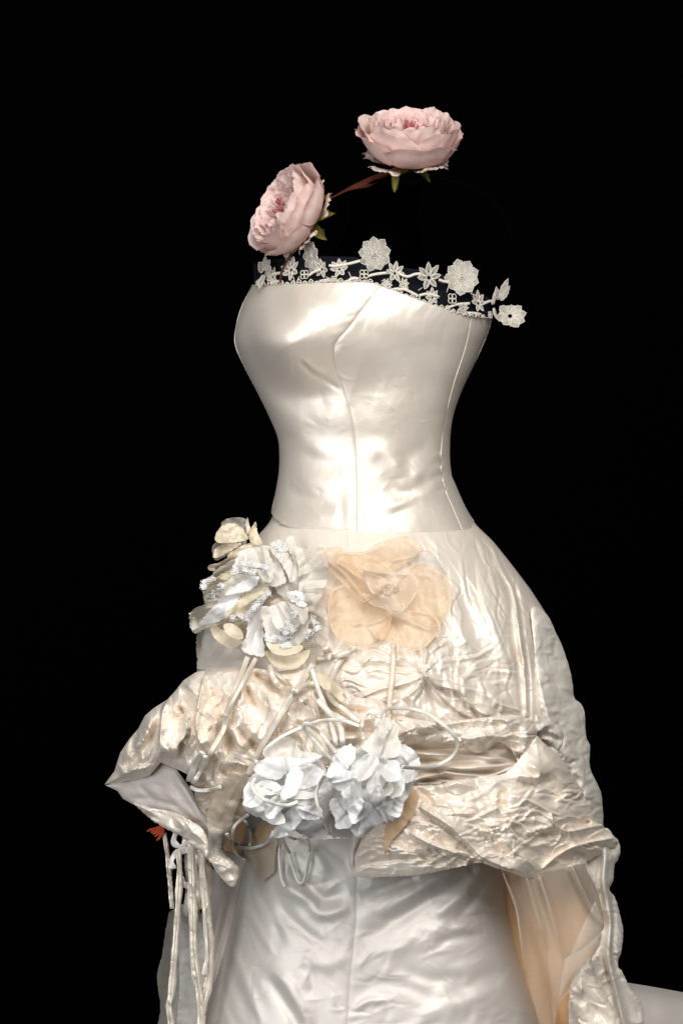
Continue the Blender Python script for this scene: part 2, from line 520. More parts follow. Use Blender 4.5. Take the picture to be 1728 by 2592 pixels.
IVORY = (0.775, 0.695, 0.605)
M_satin = satin('duchess_satin', IVORY, rough=0.44, metal=0.36, grain=0.45, spec=0.9, crk=0.05, crk_scale=38)
M_skirt = satin('ivory_silk', (0.81, 0.725, 0.63), rough=0.42, metal=0.16, grain=0.4, spec=0.7, crk=0.10, crk_scale=45)
M_silk = satin('crumpled_silk', (0.87, 0.77, 0.66), rough=0.36, metal=0.12, grain=0.4, spec=1.0, crk=0.10, crk_scale=55)
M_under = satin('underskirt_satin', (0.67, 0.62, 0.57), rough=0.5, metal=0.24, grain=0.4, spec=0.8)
M_back = satin('back_silk', (0.78, 0.725, 0.645), rough=0.48, metal=0.05, grain=0.4, spec=.7, crk=0.18, crk_scale=50)
M_lining = satin('mauve_lining', (0.66, 0.595, 0.55), rough=0.6, metal=0.0, grain=0.25)
M_nude = satin('nude_lining', (0.72, 0.43, 0.215), rough=0.6, metal=0.0, grain=0.2, var=0.1)
M_tulle = net_mat('ivory_tulle', (0.80, 0.71, 0.62), 0.34, 330.0, 0.35)
M_tulle_fold = net_mat('ivory_tulle_fold', (0.85, 0.8, 0.72), 0.5, 330.0, 0.4)
M_navy = net_mat('navy_tulle', (0.20, 0.21, 0.28), 0.10, 300.0, 0.3)
M_velvet = plain('black_velvet', (0.0008, 0.0008, 0.0011), 0.95, 0.0)
M_form = plain('black_jersey', (0.0004, 0.0004, 0.0007), 0.95, 0.0)
M_lace = plain('ivory_lace_thread', (0.76, 0.70, 0.61), 0.7, 0.2, 0.15, 0.6, 500)
M_lace_fill = organza('ivory_lace_net', (0.70, 0.64, 0.56), 0.62, 0.25, 0.35, 0.02, 420.0)
M_peach = organza('peach_organza', (0.88, 0.68, 0.47), 0.58, 0.3, 0.12, 0.03)
M_peach_pale = organza('pale_peach_organza', (0.86, 0.71, 0.56), 0.55, 0.3, 0.08, 0.03)
M_white = organza('white_organza', (0.86, 0.81, 0.74), 0.88, 0.12, 0.08, 0.05)
M_grey = organza('grey_organza', (0.78, 0.73, 0.65), 0.86, 0.14, 0.12, 0.04)
M_cream = organza('cream_organza', (0.83, 0.72, 0.54), 0.88, 0.14, 0.12, 0.04)
M_bright = organza('bright_white_silk', (0.87, 0.85, 0.825), 0.99, 0.08, 0.06, 0.06)
M_lilac = organza('cool_white_silk', (0.83, 0.80, 0.785), 0.98, 0.08, 0.06, 0.05)
M_tan = plain('tan_leaf_silk', (0.72, 0.52, 0.33), 0.7, 0.2, 0.2, 0.4, 200)
M_beige = organza('beige_organza', (0.62, 0.52, 0.40), 0.8, 0.3, 0.15, 0.04)
M_ghost = organza('sheer_organza', (0.80, 0.76, 0.70), 0.56, 0.4, 0.1, 0.04)
M_cord = satin('ivory_cord', (0.78, 0.74, 0.67), rough=0.5, metal=0.05, grain=0.25)
M_ribbon = satin('ivory_ribbon', (0.76, 0.68, 0.57), rough=0.4, metal=0.2, grain=0.3)
M_wribbon = satin('white_ribbon', (0.82, 0.77, 0.70), rough=0.42, metal=0.15, grain=0.3)
M_rose = petal_mat('rose_petal', (0.88, 0.68, 0.63), (0.80, 0.44, 0.41))
M_rose_in = petal_mat('rose_inner_petal', (0.87, 0.64, 0.60), (0.55, 0.10, 0.13), pos=.8)
M_rose_guard = petal_mat('rose_guard_petal', (0.82, 0.68, 0.60), (0.62, 0.40, 0.10))
M_stamen = plain('rose_stamen', (0.50, 0.12, 0.13), 0.6, 0.2, 0.2)
M_sepal = plain('green_sepal', (0.15, 0.13, 0.022), 0.6, 0.3, 0.1, 0.6, 120)
M_brown = plain('brown_leaf', (0.085, 0.022, 0.012), 0.7, 0.1, 0.05, 0.6, 150)
M_wire = plain('dark_wire', (0.0012, 0.0013, 0.003), 0.9, 0.0)
M_rust = plain('rust_silk', (0.55, 0.09, 0.035), 0.7, 0.2, 0.2)

# ------------------------------------------------------------------ the setting
def plane(name, pts, mat):
    o = link_mesh(name, pts, [(0, 1, 2, 3)], mat, smooth=False); o['kind'] = 'structure'; return o
# black cloth hung behind with very soft folds, and black floor
yy = np.linspace(-4, 4, 120); zz = np.linspace(0, 4.5, 12)
Yg, Zg = np.meshgrid(yy, zz)
back = np.stack([Yg, 1.35 + 0.03 * np.sin(Yg * 7 + np.sin(Yg * 3)) * (0.5 + 0.1 * Zg), Zg], -1)
bo = link_mesh('backdrop', back, grid_faces(12, 120), M_velvet); bo['kind'] = 'structure'
plane('floor', [(-4, -5, 0), (4, -5, 0), (4, 1.5, 0), (-4, 1.5, 0)], M_velvet)

# ------------------------------------------------------------------ body outlines
def tab(rows):
    a = np.asarray(rows, float)
    y = np.linspace(a[0, 0], a[-1, 0], 600); dy = y[1] - y[0]
    k = np.exp(-(np.arange(-40, 41) * dy / 16.0) ** 2); k /= k.sum()
    c = [np.convolve(np.pad(np.interp(y, a[:, 0], a[:, j]), 40, mode='reflect', reflect_type='odd'), k, 'valid') for j in range(1, a.shape[1])]
    return lambda q: [np.interp(q, y, cc) for cc in c]


# y, left, right, depth
BOD = tab([(690, 650, 1255, .125), (722, 638, 1252, .13), (774, 612, 1248, .135), (805, 603, 1245, .135), (822, 598, 1240, .135), (840, 595, 1235, .135), (869, 594, 1222, .135),
           (916, 612, 1203, .13), (991, 650, 1168, .122), (1048, 678, 1148, .117), (1105, 702, 1139, .113), (1152, 707, 1139, .112),
           (1199, 705, 1143, .113), (1246, 697, 1161, .117), (1284, 690, 1178, .122), (1298, 686, 1186, .124), (1340, 672, 1209, .13), (1400, 640, 1265, .15)])
SKT = tab([(1290, 696, 1180, .108), (1322, 684, 1197, .118), (1340, 668, 1215, .132), (1367, 640, 1245, .15), (1434, 592, 1298, .18), (1495, 556, 1344, .205), (1556, 530, 1383, .225),
           (1602, 518, 1404, .238), (1644, 508, 1422, .248), (1690, 500, 1436, .257), (1760, 490, 1446, .268), (1850, 482, 1455, .275), (2000, 480, 1470, .275)])


def smi(x, xs, ys, w=45.0):
    t = np.linspace(xs[0] - 200, xs[-1] + 200, 800); dt = t[1] - t[0]; n = int(3 * w / dt)
    k = np.exp(-(np.arange(-n, n + 1) * dt / w) ** 2); k /= k.sum()
    v = np.convolve(np.pad(np.interp(t, xs, ys), n, mode='edge'), k, 'valid')
    return np.interp(x, t, v)


def body_d(tb, px, py, p=2.0):
    l, r, dep = tb(py)
    c = (l + r) / 2; h = (r - l) / 2
    t = np.clip((px - c) / h, -1, 1)
    return dep * np.sqrt(np.clip(1 - np.abs(t) ** (4.0 if tb is globals().get('UND') else 2.0), 0, 1))


# ------------------------------------------------------------------ the dress
dress = empty('wedding_dress', (0.02, 0, 0), 'strapless ivory satin wedding gown with gathered overskirt on a black form', 'dress')

# ---- bodice relief
hb = HM(560, 680, 1280, 1400, 2.0, .85, .8, .8)
hb.bump(770, 830, 125, 112, 0.046)          # near bust
hb.bump(668, 865, 70, 80, 0.032)           # far bust
hb.bump(705, 770, 40, 90, -0.006)
hb.stroke([(640, 985), (720, 1000), (800, 1005), (870, 985)], 40, -0.012)
hb.stroke([(900, 960), (1000, 985), (1120, 960)], 70, -0.006)
hb.stroke([(930, 800), (1020, 830), (1120, 850)], 40, 0.004)
hb.stroke([(628, 850), (640, 885), (656, 930)], 14, -0.0035)
hb.stroke([(753, 911), (790, 945), (824, 963), (867, 991)], 7, -0.0024)
hb.stroke([(762, 905), (800, 935), (834, 950)], 8, 0.0022)
hb.stroke([(700, 905), (740, 870), (790, 850)], 16, 0.0025)
hb.stroke([(700, 990), (780, 1060), (800, 1120)], 24, -0.0022)
hb.stroke([(690, 1060), (760, 1110), (830, 1150)], 20, 0.0025)
hb.stroke([(760, 1150), (800, 1165), (870, 1190)], 20, -0.0035)
hb.stroke([(720, 1245), (790, 1265), (850, 1290)], 17, -0.0042)
hb.stroke([(730, 1210), (800, 1215), (860, 1240)], 22, 0.004)
hb.stroke([(858, 1240), (862, 1290), (866, 1340)], 10, -0.002, fade=(.4, 0))
hb.stroke([(880, 1250), (884, 1300), (885, 1340)], 9, 0.0015, fade=(.4, 0))
hb.stroke([(930, 1230), (945, 1290), (950, 1345)], 12, -0.00175, fade=(.4, 0))
hb.stroke([(978, 1348), (972, 1310), (950, 1270), (945, 1220)], 13, -0.002, fade=(0, .5))
hb.stroke([(978, 1348), (990, 1310), (1020, 1290), (1050, 1280)], 10, -0.00175, fade=(0, .5))
hb.stroke([(920, 1160), (960, 1140), (1000, 1170), (1010, 1210)], 24, 0.005)
hb.stroke([(965, 1200), (1010, 1250), (1060, 1240), (1100, 1190)], 20, -0.005)
hb.stroke([(1010, 1180), (1060, 1140), (1100, 1130)], 26, -0.0045)
hb.stroke([(1040, 1215), (1070, 1195), (1110, 1210)], 16, 0.004)
hb.stroke([(960, 1285), (1010, 1275), (1060, 1250), (1110, 1250)], 14, 0.0045)
for yy0, sg in ((1150, 1), (1170, -1), (1185, 1), (1202, -1), (1218, 1), (1240, -1)):
    hb.stroke([(1088, yy0 + 6), (1116, yy0)], 7, 0.0026 * sg, fade=(.6, 0))
    hb.stroke([(1118, yy0), (1132, yy0 - 4)], 6, 0.002 * sg, fade=(.0, .5))
for k in range(9):                          # small puckers beside the top of the princess seam
    t = k / 8; x = 961 - 100 * t; y = 735 + 120 * t
    hb.stroke([(x - 3, y), (x - 34, y + 6)], 7, 0.0005 * (1 if k % 2 else -1), fade=(0, .6))
hb.bump(852, 874, 9, 12, -0.0025)
for k in range(26):                         # short pulls along the neckline
    x = 655 + k * 22 + random.uniform(-5, 5)
    y = np.interp(x, [638, 937, 1032, 1117, 1192, 1245], [722, 717, 751, 781, 800, 805])
    hb.stroke([(x, y), (x - 30, y + random.uniform(30, 60))], 7, random.choice((-1, 1)) * 0.0004, fade=(0, .7))
hb.noise(110, 0.0065, 1, 0.6, 1.3)
hb.noise(60, 0.0022, 2, 0.9, 1.8)
hb.noise(24, 0.0004, 3)
hb.wrinkles(60, (610, 760, 1190, 1340), 38, 3.5, 0.0008, 0.5, 0.7, 209, ('sharp',))
hb.wrinkles(26, (640, 900, 1100, 1330), 60, 5, 0.0009, 0.6, 0.5, 5)

NECK = catmull([(638, 722), (749, 719), (862, 715), (937, 717), (961, 725), (1032, 751), (1117, 781), (1192, 800), (1245, 805)], 200)
WAIST = catmull([(686, 1298), (702, 1317), (749, 1335), (824, 1338), (904, 1345), (985, 1349), (1079, 1350), (1150, 1345), (1188, 1338), (1199, 1320)], 200)
SL = catmull([(638, 722), (612, 774), (598, 822), (594, 869), (612, 916), (650, 991), (678, 1048), (702, 1105), (707, 1152), (705, 1199), (697, 1246), (686, 1298)], 240)
SP = catmull([(961, 725), (919, 781), (886, 826), (855, 862), (847, 883), (848, 921), (862, 968), (886, 1039), (896, 1095), (901, 1152), (903, 1223), (904, 1345)], 240)
SS = catmull([(1193, 800), (1178, 878), (1145, 982), (1124, 1072), (1117, 1128), (1116, 1180), (1126, 1237), (1145, 1284), (1169, 1341)], 240)
SR = catmull([(1245, 805), (1235, 840), (1207, 907), (1169, 987), (1145, 1058), (1138, 1128), (1141, 1192), (1158, 1240), (1178, 1284), (1199, 1320)], 240)


def bet(curve, xa, xb, n, u):
    """piece of an x-monotone curve between two x, at parameters u"""
    x = xa + (xb - xa) * u
    return np.stack([x, np.interp(x, curve[:, 0], curve[:, 1])], -1)


def coons_panel(name, A, B, top, bot, ushape, mat, parent, nu=110, nv=240, lip=(0.0, 0.0), table=BOD, hm=hb):
    u = ushape(np.linspace(0, 1, nu)); v = np.linspace(0, 1, nv)
    T = bet(top, A[0, 0], B[0, 0], nu, u); Bt = bet(bot, A[-1, 0], B[-1, 0], nu, u)
    A2 = np.stack([np.interp(v, np.linspace(0, 1, len(A)), A[:, k]) for k in (0, 1)], -1)
    B2 = np.stack([np.interp(v, np.linspace(0, 1, len(B)), B[:, k]) for k in (0, 1)], -1)
    U = u[None, :, None]; Vv = v[:, None, None]
    S = (1 - U) * A2[:, None] + U * B2[:, None] + (1 - Vv) * T[None] + Vv * Bt[None] \
        - ((1 - U) * (1 - Vv) * T[0] + U * (1 - Vv) * T[-1] + (1 - U) * Vv * Bt[0] + U * Vv * Bt[-1])
    X, Y = S[..., 0], S[..., 1]
    d = body_d(table, X, Y)
    l, r, _ = table(Y)
    fl = 1 - np.exp(-(np.maximum(np.minimum(X - l, r - X), 0) / 55) ** 1.3)
    d = d + hm.sample(X, Y) * fl
    du = np.minimum(u, 1 - u)
    wpx = np.abs(B2[:, 0] - A2[:, 0])[:, None]
    ea = np.exp(-(u[None] * wpx) / 3.5); eb = np.exp(-((1 - u[None]) * wpx) / 3.5)
    d = d - lip[0] * ea - lip[1] * eb
    zb_put(X, Y, d)
    uv = np.stack([X / 1000, Y / 1000], -1)
    return link_mesh(name, P(X, Y, d), grid_faces(nv, nu), mat, parent, uv=uv)


bodice_c = coons_panel('front_panel', SL, SP, NECK, WAIST, lambda t: 1 - np.cos(t * PI / 2), M_satin, dress, 130, 240, (0, .0022))
bodice_s = coons_panel('side_panel', SP, SS, NECK, WAIST, lambda t: t, M_satin, dress, 130, 240, (.0016, .0012))
bodice_b = coons_panel('back_panel', SS, SR, NECK, WAIST, lambda t: np.sin(t * PI / 2), M_satin, dress, 50, 240, (.0004, 0))
# back of the bodice, closing the form
def ring_back(name, table, ys, mat, parent, shift=None, k=1.0):
    th = np.linspace(PI / 2, 3 * PI / 2, 60)
    R = []
    for y in ys:
        l, r, dep = table(y); c = (l + r) / 2; h = (r - l) / 2
        yy_ = y + (shift(np.sin(th)) if shift else 0)
        R.append(P(c + h * np.sin(th), yy_ + 0 * th, k * dep * np.cos(th)))
    return link_mesh(name, np.stack(R), grid_faces(len(ys), 60), mat, parent)
ring_back('lacing_panel', BOD, np.linspace(812, 1318, 60), M_satin, dress)

# stitched seam lines and bindings
def surf_line(name, pts, table, hm, r, mat, parent, off=0.0, n=150):
    q = catmull(pts, n) if len(pts) < 60 else np.asarray(pts)
    d = body_d(table, q[:, 0], q[:, 1]) + (hm.sample(q[:, 0], q[:, 1]) if hm is not None else 0) + off
    V, F = tube(name, P(q[:, 0], q[:, 1], d), r * PXM, mat, parent, seg=6)
    return link_mesh(name, V, F, mat, parent)
surf_line('princess_seam', SP + np.array([1.5, 0]), BOD, hb, 1.4, M_skirt, dress, -0.0016)
surf_line('side_seam', SS, BOD, hb, 1.1, M_skirt, dress, -0.0014)
nk = NECK + np.array([0, 1.0])
surf_line('neckline_edge', nk, BOD, None, 2.6, M_satin, dress, -0.0005)
surf_line('waist_seam', (WAIST + np.array([0, 1.0]))[12:-22], BOD, None, 2.6, M_satin, dress, 0.0022)

# ---- overskirt relief
hs = HM(470, 1280, 1480, 2010, 2.0, 1., .7, .8, .8)
hs.stroke([(1230, 1400), (1262, 1450), (1289, 1500), (1302, 1600), (1316, 1700), (1324, 1800)], 7, -0.007, fade=(.2, 0))
hs.stroke([(1275, 1440), (1307, 1500), (1325, 1612), (1336, 1712), (1338, 1815)], 6, -0.007, fade=(.25, 0))
hs.stroke([(1252, 1420), (1298, 1500), (1314, 1610), (1327, 1712), (1332, 1810)], 8, 0.007, fade=(.25, 0))
hs.stroke([(1165, 1465), (1180, 1545), (1214, 1629), (1268, 1705), (1310, 1790)], 24, -0.010)
hs.stroke([(1140, 1480), (1150, 1560), (1185, 1650), (1240, 1730)], 24, 0.006)
hs.stroke([(1215, 1440), (1235, 1540), (1265, 1640), (1300, 1740)], 26, 0.007)
hs.stroke([(1330, 1480), (1345, 1560), (1356, 1650), (1365, 1760)], 18, -0.008)
hs.stroke([(1140, 1640), (1180, 1660), (1215, 1690), (1230, 1740)], 30, -0.008)
hs.stroke([(1190, 1340), (1230, 1400), (1280, 1470)], 10, 0.004, fade=(.1, .3))
hs.stroke([(1200, 1350), (1255, 1430), (1310, 1520), (1340, 1600)], 12, -0.004, fade=(.2, .3))
# gathered point with its rays
for tip, wd, am, kd in [((1042, 1640), 9, .006, 'ridge'), ((1060, 1630), 6, -.005, 'ridge'), ((1078, 1636), 8, .006, 'ridge'), ((1092, 1645), 7, -.005, 'ridge'),
                        ((1015, 1672), 9, -.004, 'ridge'), ((1110, 1690), 9, .004, 'ridge'), ((1140, 1700), 9, -.004, 'ridge')]:
    hs.stroke([(1070, 1703), tip], wd, am, kd, fade=(.0, .6))
hs.stroke([(895, 1690), (960, 1687), (1020, 1689), (1062, 1703)], 5, -0.006, 'sharp', fade=(.1, 0))
hs.stroke([(895, 1676), (960, 1674), (1020, 1676)], 10, 0.005)
hs.stroke([(900, 1772), (960, 1745), (1010, 1735), (1050, 1722), (1070, 1706)], 26, 0.013, 'step', fade=(.1, 0), side=-1)
hs.stroke([(1018, 1770), (1052, 1742), (1070, 1710)], 16, 0.016, 'step', fade=(.2, 0), side=1)
hs.stroke([(1071, 1710), (1072, 1740), (1074, 1780)], 5, 0.005, fade=(0, .6))
hs.stroke([(1073, 1712), (1100, 1770), (1118, 1815)], 11, -0.006, fade=(0, .2))
hs.stroke([(1075, 1712), (1090, 1745), (1130, 1790)], 9, 0.006, fade=(0, .3))
hs.stroke([(1075, 1712), (1110, 1755), (1160, 1800), (1195, 1818)], 14, 0.010, 'step', fade=(0, .1), side=-1)
hs.stroke([(1078, 1712), (1110, 1735), (1160, 1748), (1178, 1770), (1212, 1802), (1250, 1815)], 22, 0.018, 'step', fade=(0, .1), side=-1)
hs.stroke([(1080, 1710), (1150, 1733), (1210, 1752), (1260, 1780), (1320, 1800)], 13, 0.009, 'step', fade=(0, .1), side=1)
hs.stroke([(1232, 1755), (1255, 1770), (1250, 1795)], 6, 0.006)
hs.stroke([(1262, 1765), (1270, 1785), (1268, 1805)], 7, 0.006)
hs.bump(1068, 1700, 10, 8, -0.006)
hs.bump(945, 1735, 34, 26, -0.008, -0.3)
hs.stroke([(880, 1800), (950, 1770), (1010, 1762)], 16, 0.007)
hs.noise(110, 0.006, 11, 1.3, 1.6)
hs.noise(46, 0.004, 12, 1.2, 2.0, warp=0.6)
hs.noise(26, 0.0016, 13, 1.2, 1.6)
hs.wrinkles(110, (700, 1360, 1420, 1800), 90, 7, 0.0022, lambda x, y: 1.25 + (x - 950) * -0.0006, 0.35, 21)
hs.wrinkles(120, (860, 1620, 1200, 1830), 60, 6, 0.0026, lambda x, y: math.atan2(y - 1703, x - 1069), 0.5, 22)
hs.wrinkles(260, (680, 1350, 1420, 1820), 42, 4.0, 0.0016, lambda x, y: 1.25 - (x - 950) * 0.0004, 0.55, 207, FINE)
hs.creases(30, (1080, 1400, 1400, 1800), 110, 2.6, 0.0028, lambda x, y: 1.25 - (x - 1250) * 0.0005, 0.15, 305)
hs.creases(22, (900, 1640, 1280, 1820), 90, 2.6, 0.0045, lambda x, y: math.atan2(y - 1703, x - 1069), 0.25, 306)
hs.wrinkles(80, (1050, 1380, 1420, 1800), 150, 9, 0.0055, lambda x, y: 1.25 - (x - 1250) * 0.0005, 0.12, 210, FINE)
hs.wrinkles(160, (870, 1600, 1290, 1830), 50, 5.0, 0.004, lambda x, y: math.atan2(y - 1703, x - 1069), 0.5, 208, FINE)
hs.wrinkles(60, (1000, 1340, 1300, 1640), 60, 5, 0.001, 1.2, 0.5, 23)


def skirt_mesh(name, table, y0fun, y1, mat, parent, hm, ta, tb, nu, nv, hem=None):
    u = np.linspace(ta, tb, nu); v = np.linspace(0, 1, nv)
    Umat, Vm = np.meshgrid(u, v)
    # top edge follows the waist seam
    l0, r0, _ = table(1330.0); xt = (l0 + r0) / 2 + (r0 - l0) / 2 * np.sin(u)
    yt = y0fun(xt)
    Y = yt[None] * (1 - Vm) + y1 * Vm
    l, r, dep = table(Y)
    X = (l + r) / 2 + (r - l) / 2 * np.sin(Umat)
    d = dep * np.cos(Umat)
    fl = np.clip(np.minimum(X - l, r - X) / 40, 0, 1)
    d = d + hm.sample(X, Y) * fl ** 0.6
    zb_put(X, Y, d)
    return link_mesh(name, P(X, Y, d), grid_faces(nv, nu), mat, parent, uv=np.stack([X / 1000, Y / 1000], -1))
skirt_mesh('overskirt', SKT, lambda x: np.interp(x, WAIST[:, 0], WAIST[:, 1]) - 3, 1872, M_skirt, dress, hs, -PI / 2, PI / 2, 460, 330)
ring_back('overskirt_back', SKT, np.linspace(1324, 1990, 40), M_skirt, dress)

# ---- lower satin underskirt, two front panels and a nude layer behind
UND = tab([(1900, 635, 1260, .20), (2100, 617, 1278, .205), (2177, 604, 1284, .21), (2310, 580, 1300, .22), (2406, 557, 1322, .23), (2592, 498, 1382, .25), (2760, 460, 1440, .27), (2990, 420, 1520, .29)])
NUD = tab([(1900, 600, 1380, .09), (2180, 560, 1470, .10), (2300, 530, 1525, .11), (2592, 500, 1590, .12), (2760, 470, 1610, .13), (2990, 430, 1640, .14)])
hu = HM(400, 1880, 1660, 3010, 2.0, .5, .36, .36)
hu.wrinkles(160, (510, 2150, 1360, 2640), 70, 4, 0.0028, 0.2, 0.8, 46, ('sharp',))
SEAMX = lambda y: np.interp(y, [1900, 2220, 2340, 2480, 2592, 2990], [908, 904, 900, 885, 878, 860])
hu.stroke([(904, 2332), (960, 2300), (1026, 2271), (1100, 2232), (1190, 2190)], 22, 0.013, fade=(.3, .05))
hu.stroke([(912, 2375), (980, 2345), (1060, 2290), (1150, 2240), (1210, 2195)], 20, -0.012, fade=(.3, .05))
hu.stroke([(910, 2270), (980, 2245), (1060, 2222)], 18, -0.008, fade=(.3, .1))
hu.stroke([(1090, 2330), (1140, 2290), (1190, 2240), (1215, 2195)], 15, 0.010, fade=(.3, 0))
hu.stroke([(1130, 2350), (1180, 2300), (1225, 2240), (1235, 2195)], 12, -0.008, fade=(.3, 0))
hu.stroke([(1150, 2330), (1200, 2320), (1285, 2300)], 9, -0.008)
hu.stroke([(920, 2440), (1000, 2400), (1080, 2380), (1200, 2370)], 24, 0.006)
hu.stroke([(1060, 2350), (1130, 2345), (1220, 2350)], 16, 0.008)
hu.stroke([(1090, 2395), (1150, 2375), (1230, 2365)], 14, -0.008)
hu.stroke([(1000, 2440), (1080, 2480), (1180, 2470)], 20, -0.007)
hu.stroke([(890, 2560), (930, 2535), (980, 2530)], 10, 0.007)
hu.stroke([(890, 2520), (960, 2490), (1040, 2500), (1100, 2540)], 18, -0.006)
hu.stroke([(1130, 2520), (1220, 2480), (1290, 2460)], 26, -0.010)
hu.stroke([(1050, 2590), (1150, 2540), (1260, 2520)], 26, 0.007)
hu.stroke([(700, 2140), (715, 2190), (727, 2245), (781, 2280), (811, 2314), (884, 2298)], 17, 0.013, fade=(.1, .1))
hu.stroke([(735, 2190), (770, 2235), (820, 2275), (880, 2255)], 18, -0.013)
hu.stroke([(760, 2130), (800, 2170), (830, 2230)], 18, 0.009)
hu.stroke([(700, 2270), (743, 2337), (819, 2391), (840, 2400)], 18, -0.012)
hu.stroke([(620, 2190), (640, 2260), (670, 2300), (700, 2350)], 12, 0.008)
hu.stroke([(605, 2280), (651, 2345), (693, 2418)], 12, 0.007)
hu.stroke([(640, 2250), (690, 2330), (720, 2400)], 12, -0.007)
hu.stroke([(678, 2440), (727, 2490), (750, 2530), (790, 2600)], 17, 0.013)
hu.stroke([(670, 2470), (700, 2510), (745, 2580), (760, 2640)], 16, -0.013)
hu.stroke([(770, 2440), (790, 2480), (790, 2530)], 13, -0.007)
hu.stroke([(780, 2420), (830, 2440), (880, 2420)], 18, 0.006)
hu.stroke([(570, 2400), (600, 2500), (640, 2600)], 15, -0.008)
hu.stroke([(580, 2380), (625, 2490), (665, 2600)], 13, 0.008)
hu.stroke([(540, 2480), (570, 2560), (590, 2640)], 12, 0.006)
hu.noise(120, 0.007, 41, 0.5, 1.4)
hu.noise(50, 0.0035, 42, 0.6, 1.8)
hu.wrinkles(120, (510, 2150, 890, 2640), 90, 9, 0.003, 1.0, 0.35, 44, ('ridge',))
hu.wrinkles(120, (890, 2200, 1360, 2640), 80, 9, 0.003, -0.45, 0.4, 45, ('ridge',))


def front_cols(name, table, xa, xb, y0, y1, mat, parent, hm, nu, nv, lip=(0, 0), scale=1.0, pw=2.0):
    v = np.linspace(0, 1, nv); Y = (y0 * (1 - v) + y1 * v)[:, None] + np.zeros(nu)[None]
    l, r, dep = table(Y); c = (l + r) / 2; h = (r - l) / 2
    a = np.arcsin(np.clip((xa(Y[:, 0]) - c[:, 0]) / h[:, 0], -1, 1))[:, None] if callable(xa) else np.full((nv, 1), -PI / 2)
    b = np.arcsin(np.clip((xb(Y[:, 0]) - c[:, 0]) / h[:, 0], -1, 1))[:, None] if callable(xb) else np.full((nv, 1), PI / 2)
    u = np.linspace(0, 1, nu)[None]
    T = a + (b - a) * u
    X = c + h * np.sin(T); d = dep * (1 - np.abs(np.sin(T)) ** pw) ** .5
    fl = np.clip(np.minimum(X - l, r - X) / 40, 0, 1) ** 0.6
    d = d + hm.sample(X, Y) * fl * scale
    wpx = np.abs(X[:, -1:] - X[:, :1])
    d = d - lip[0] * np.exp(-u * wpx / 3) - lip[1] * np.exp(-(1 - u) * wpx / 3)
    zb_put(X, Y, d)
    return link_mesh(name, P(X, Y, d), grid_faces(nv, nu), mat, parent, uv=np.stack([X / 1000, Y / 1000], -1))
hn = HM(400, 1880, 1700, 3010)
hn.noise(60, 0.010, 51, 1.45, 4.0)
hn.stroke([(1320, 2220), (1350, 2350), (1400, 2500), (1430, 2640)], 16, -0.008)
hn.stroke([(600, 2230), (575, 2350), (545, 2460)], 9, -0.010)
hn.stroke([(560, 2230), (540, 2330), (525, 2440)], 9, 0.010)
hn.stroke([(545, 2420), (550, 2520), (560, 2592)], 9, 0.008)
nud = front_cols('nude_underlayer', NUD, None, None, 1960, 2990, M_nude, dress, hn, 200, 170)
ring_back('underskirt_back', NUD, np.linspace(1960, 2990, 20), M_under, dress)
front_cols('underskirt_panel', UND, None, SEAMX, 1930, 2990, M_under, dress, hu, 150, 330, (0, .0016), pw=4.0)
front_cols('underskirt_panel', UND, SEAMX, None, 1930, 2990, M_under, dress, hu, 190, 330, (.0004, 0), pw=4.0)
ys = np.linspace(1990, 2700, 120)
surf_line('center_seam', np.stack([SEAMX(ys), ys], -1), UND, hu, 1.5, M_under, dress, -0.0006)
# warm side panel at the left, under the hanging ribbons
hl = HM(380, 2080, 640, 2700)
hl.stroke([(596, 2240), (570, 2340), (545, 2440), (520, 2600)], 8, -0.008)
hl.stroke([(575, 2240), (550, 2340), (540, 2440), (540, 2600)], 9, 0.008)
hl.stroke([(560, 2380), (550, 2480), (570, 2600)], 10, 0.008)
hl.noise(40, 0.006, 61, 1.5, 3)
sheet('side_lining', [(560, 2150), (640, 2170), (620, 2310), (600, 2406), (555, 2559), (540, 2640), (455, 2640), (480, 2500), (500, 2380), (520, 2260)],
      lambda x, y, e: 0.07 + (x - 500) * 0.0001, M_lining, dress, hl, 4, (0.01, 12))

# ---- back drape at the right
hd = HM(1300, 1480, 1680, 2700)
hd.noise(70, 0.012, 71, 1.2, 1.5)
hd.noise(60, 0.007, 72, 0.9, 1.2, ridged=True, warp=0.8)
hd.noise(26, 0.003, 73, 0.6, 1.3, ridged=True, warp=0.6)
hd.creases(60, (1350, 1560, 1540, 2100), 60, 2.6, 0.003, 1.1, 0.6, 307)
hd.wrinkles(220, (1340, 1560, 1560, 2100), 45, 5, 0.0035, -0.5, 0.7, 74, ('sharp', 'ridge'))
hd.stroke([(1420, 1850), (1440, 1900), (1470, 1960), (1500, 2060)], 12, 0.010)
hd.stroke([(1400, 1880), (1425, 1930), (1455, 1990), (1490, 2080)], 8, -0.010)
back_poly = [(1344, 1540), (1383, 1556), (1406, 1602), (1425, 1644), (1440, 1690), (1448, 1730), (1453, 1767), (1468, 1780), (1478, 1800), (1480, 1836), (1483, 1868), (1492, 1889),
             (1492, 1943), (1513, 1989), (1522, 2019), (1524, 2100), (1500, 2140), (1420, 2060), (1380, 1900), (1360, 1800), (1352, 1650)]
sheet('back_drape', back_poly, lambda x, y, e: 0.055 + 0.0011 * np.clip(np.interp(y, [1540, 1700, 1850, 2000, 2140], [1395, 1446, 1486, 1522, 1530]) - x, 0, 90) - 0.0 * y,
      M_back, dress, hd, 3, (0.014, 9), 170, 0.3)

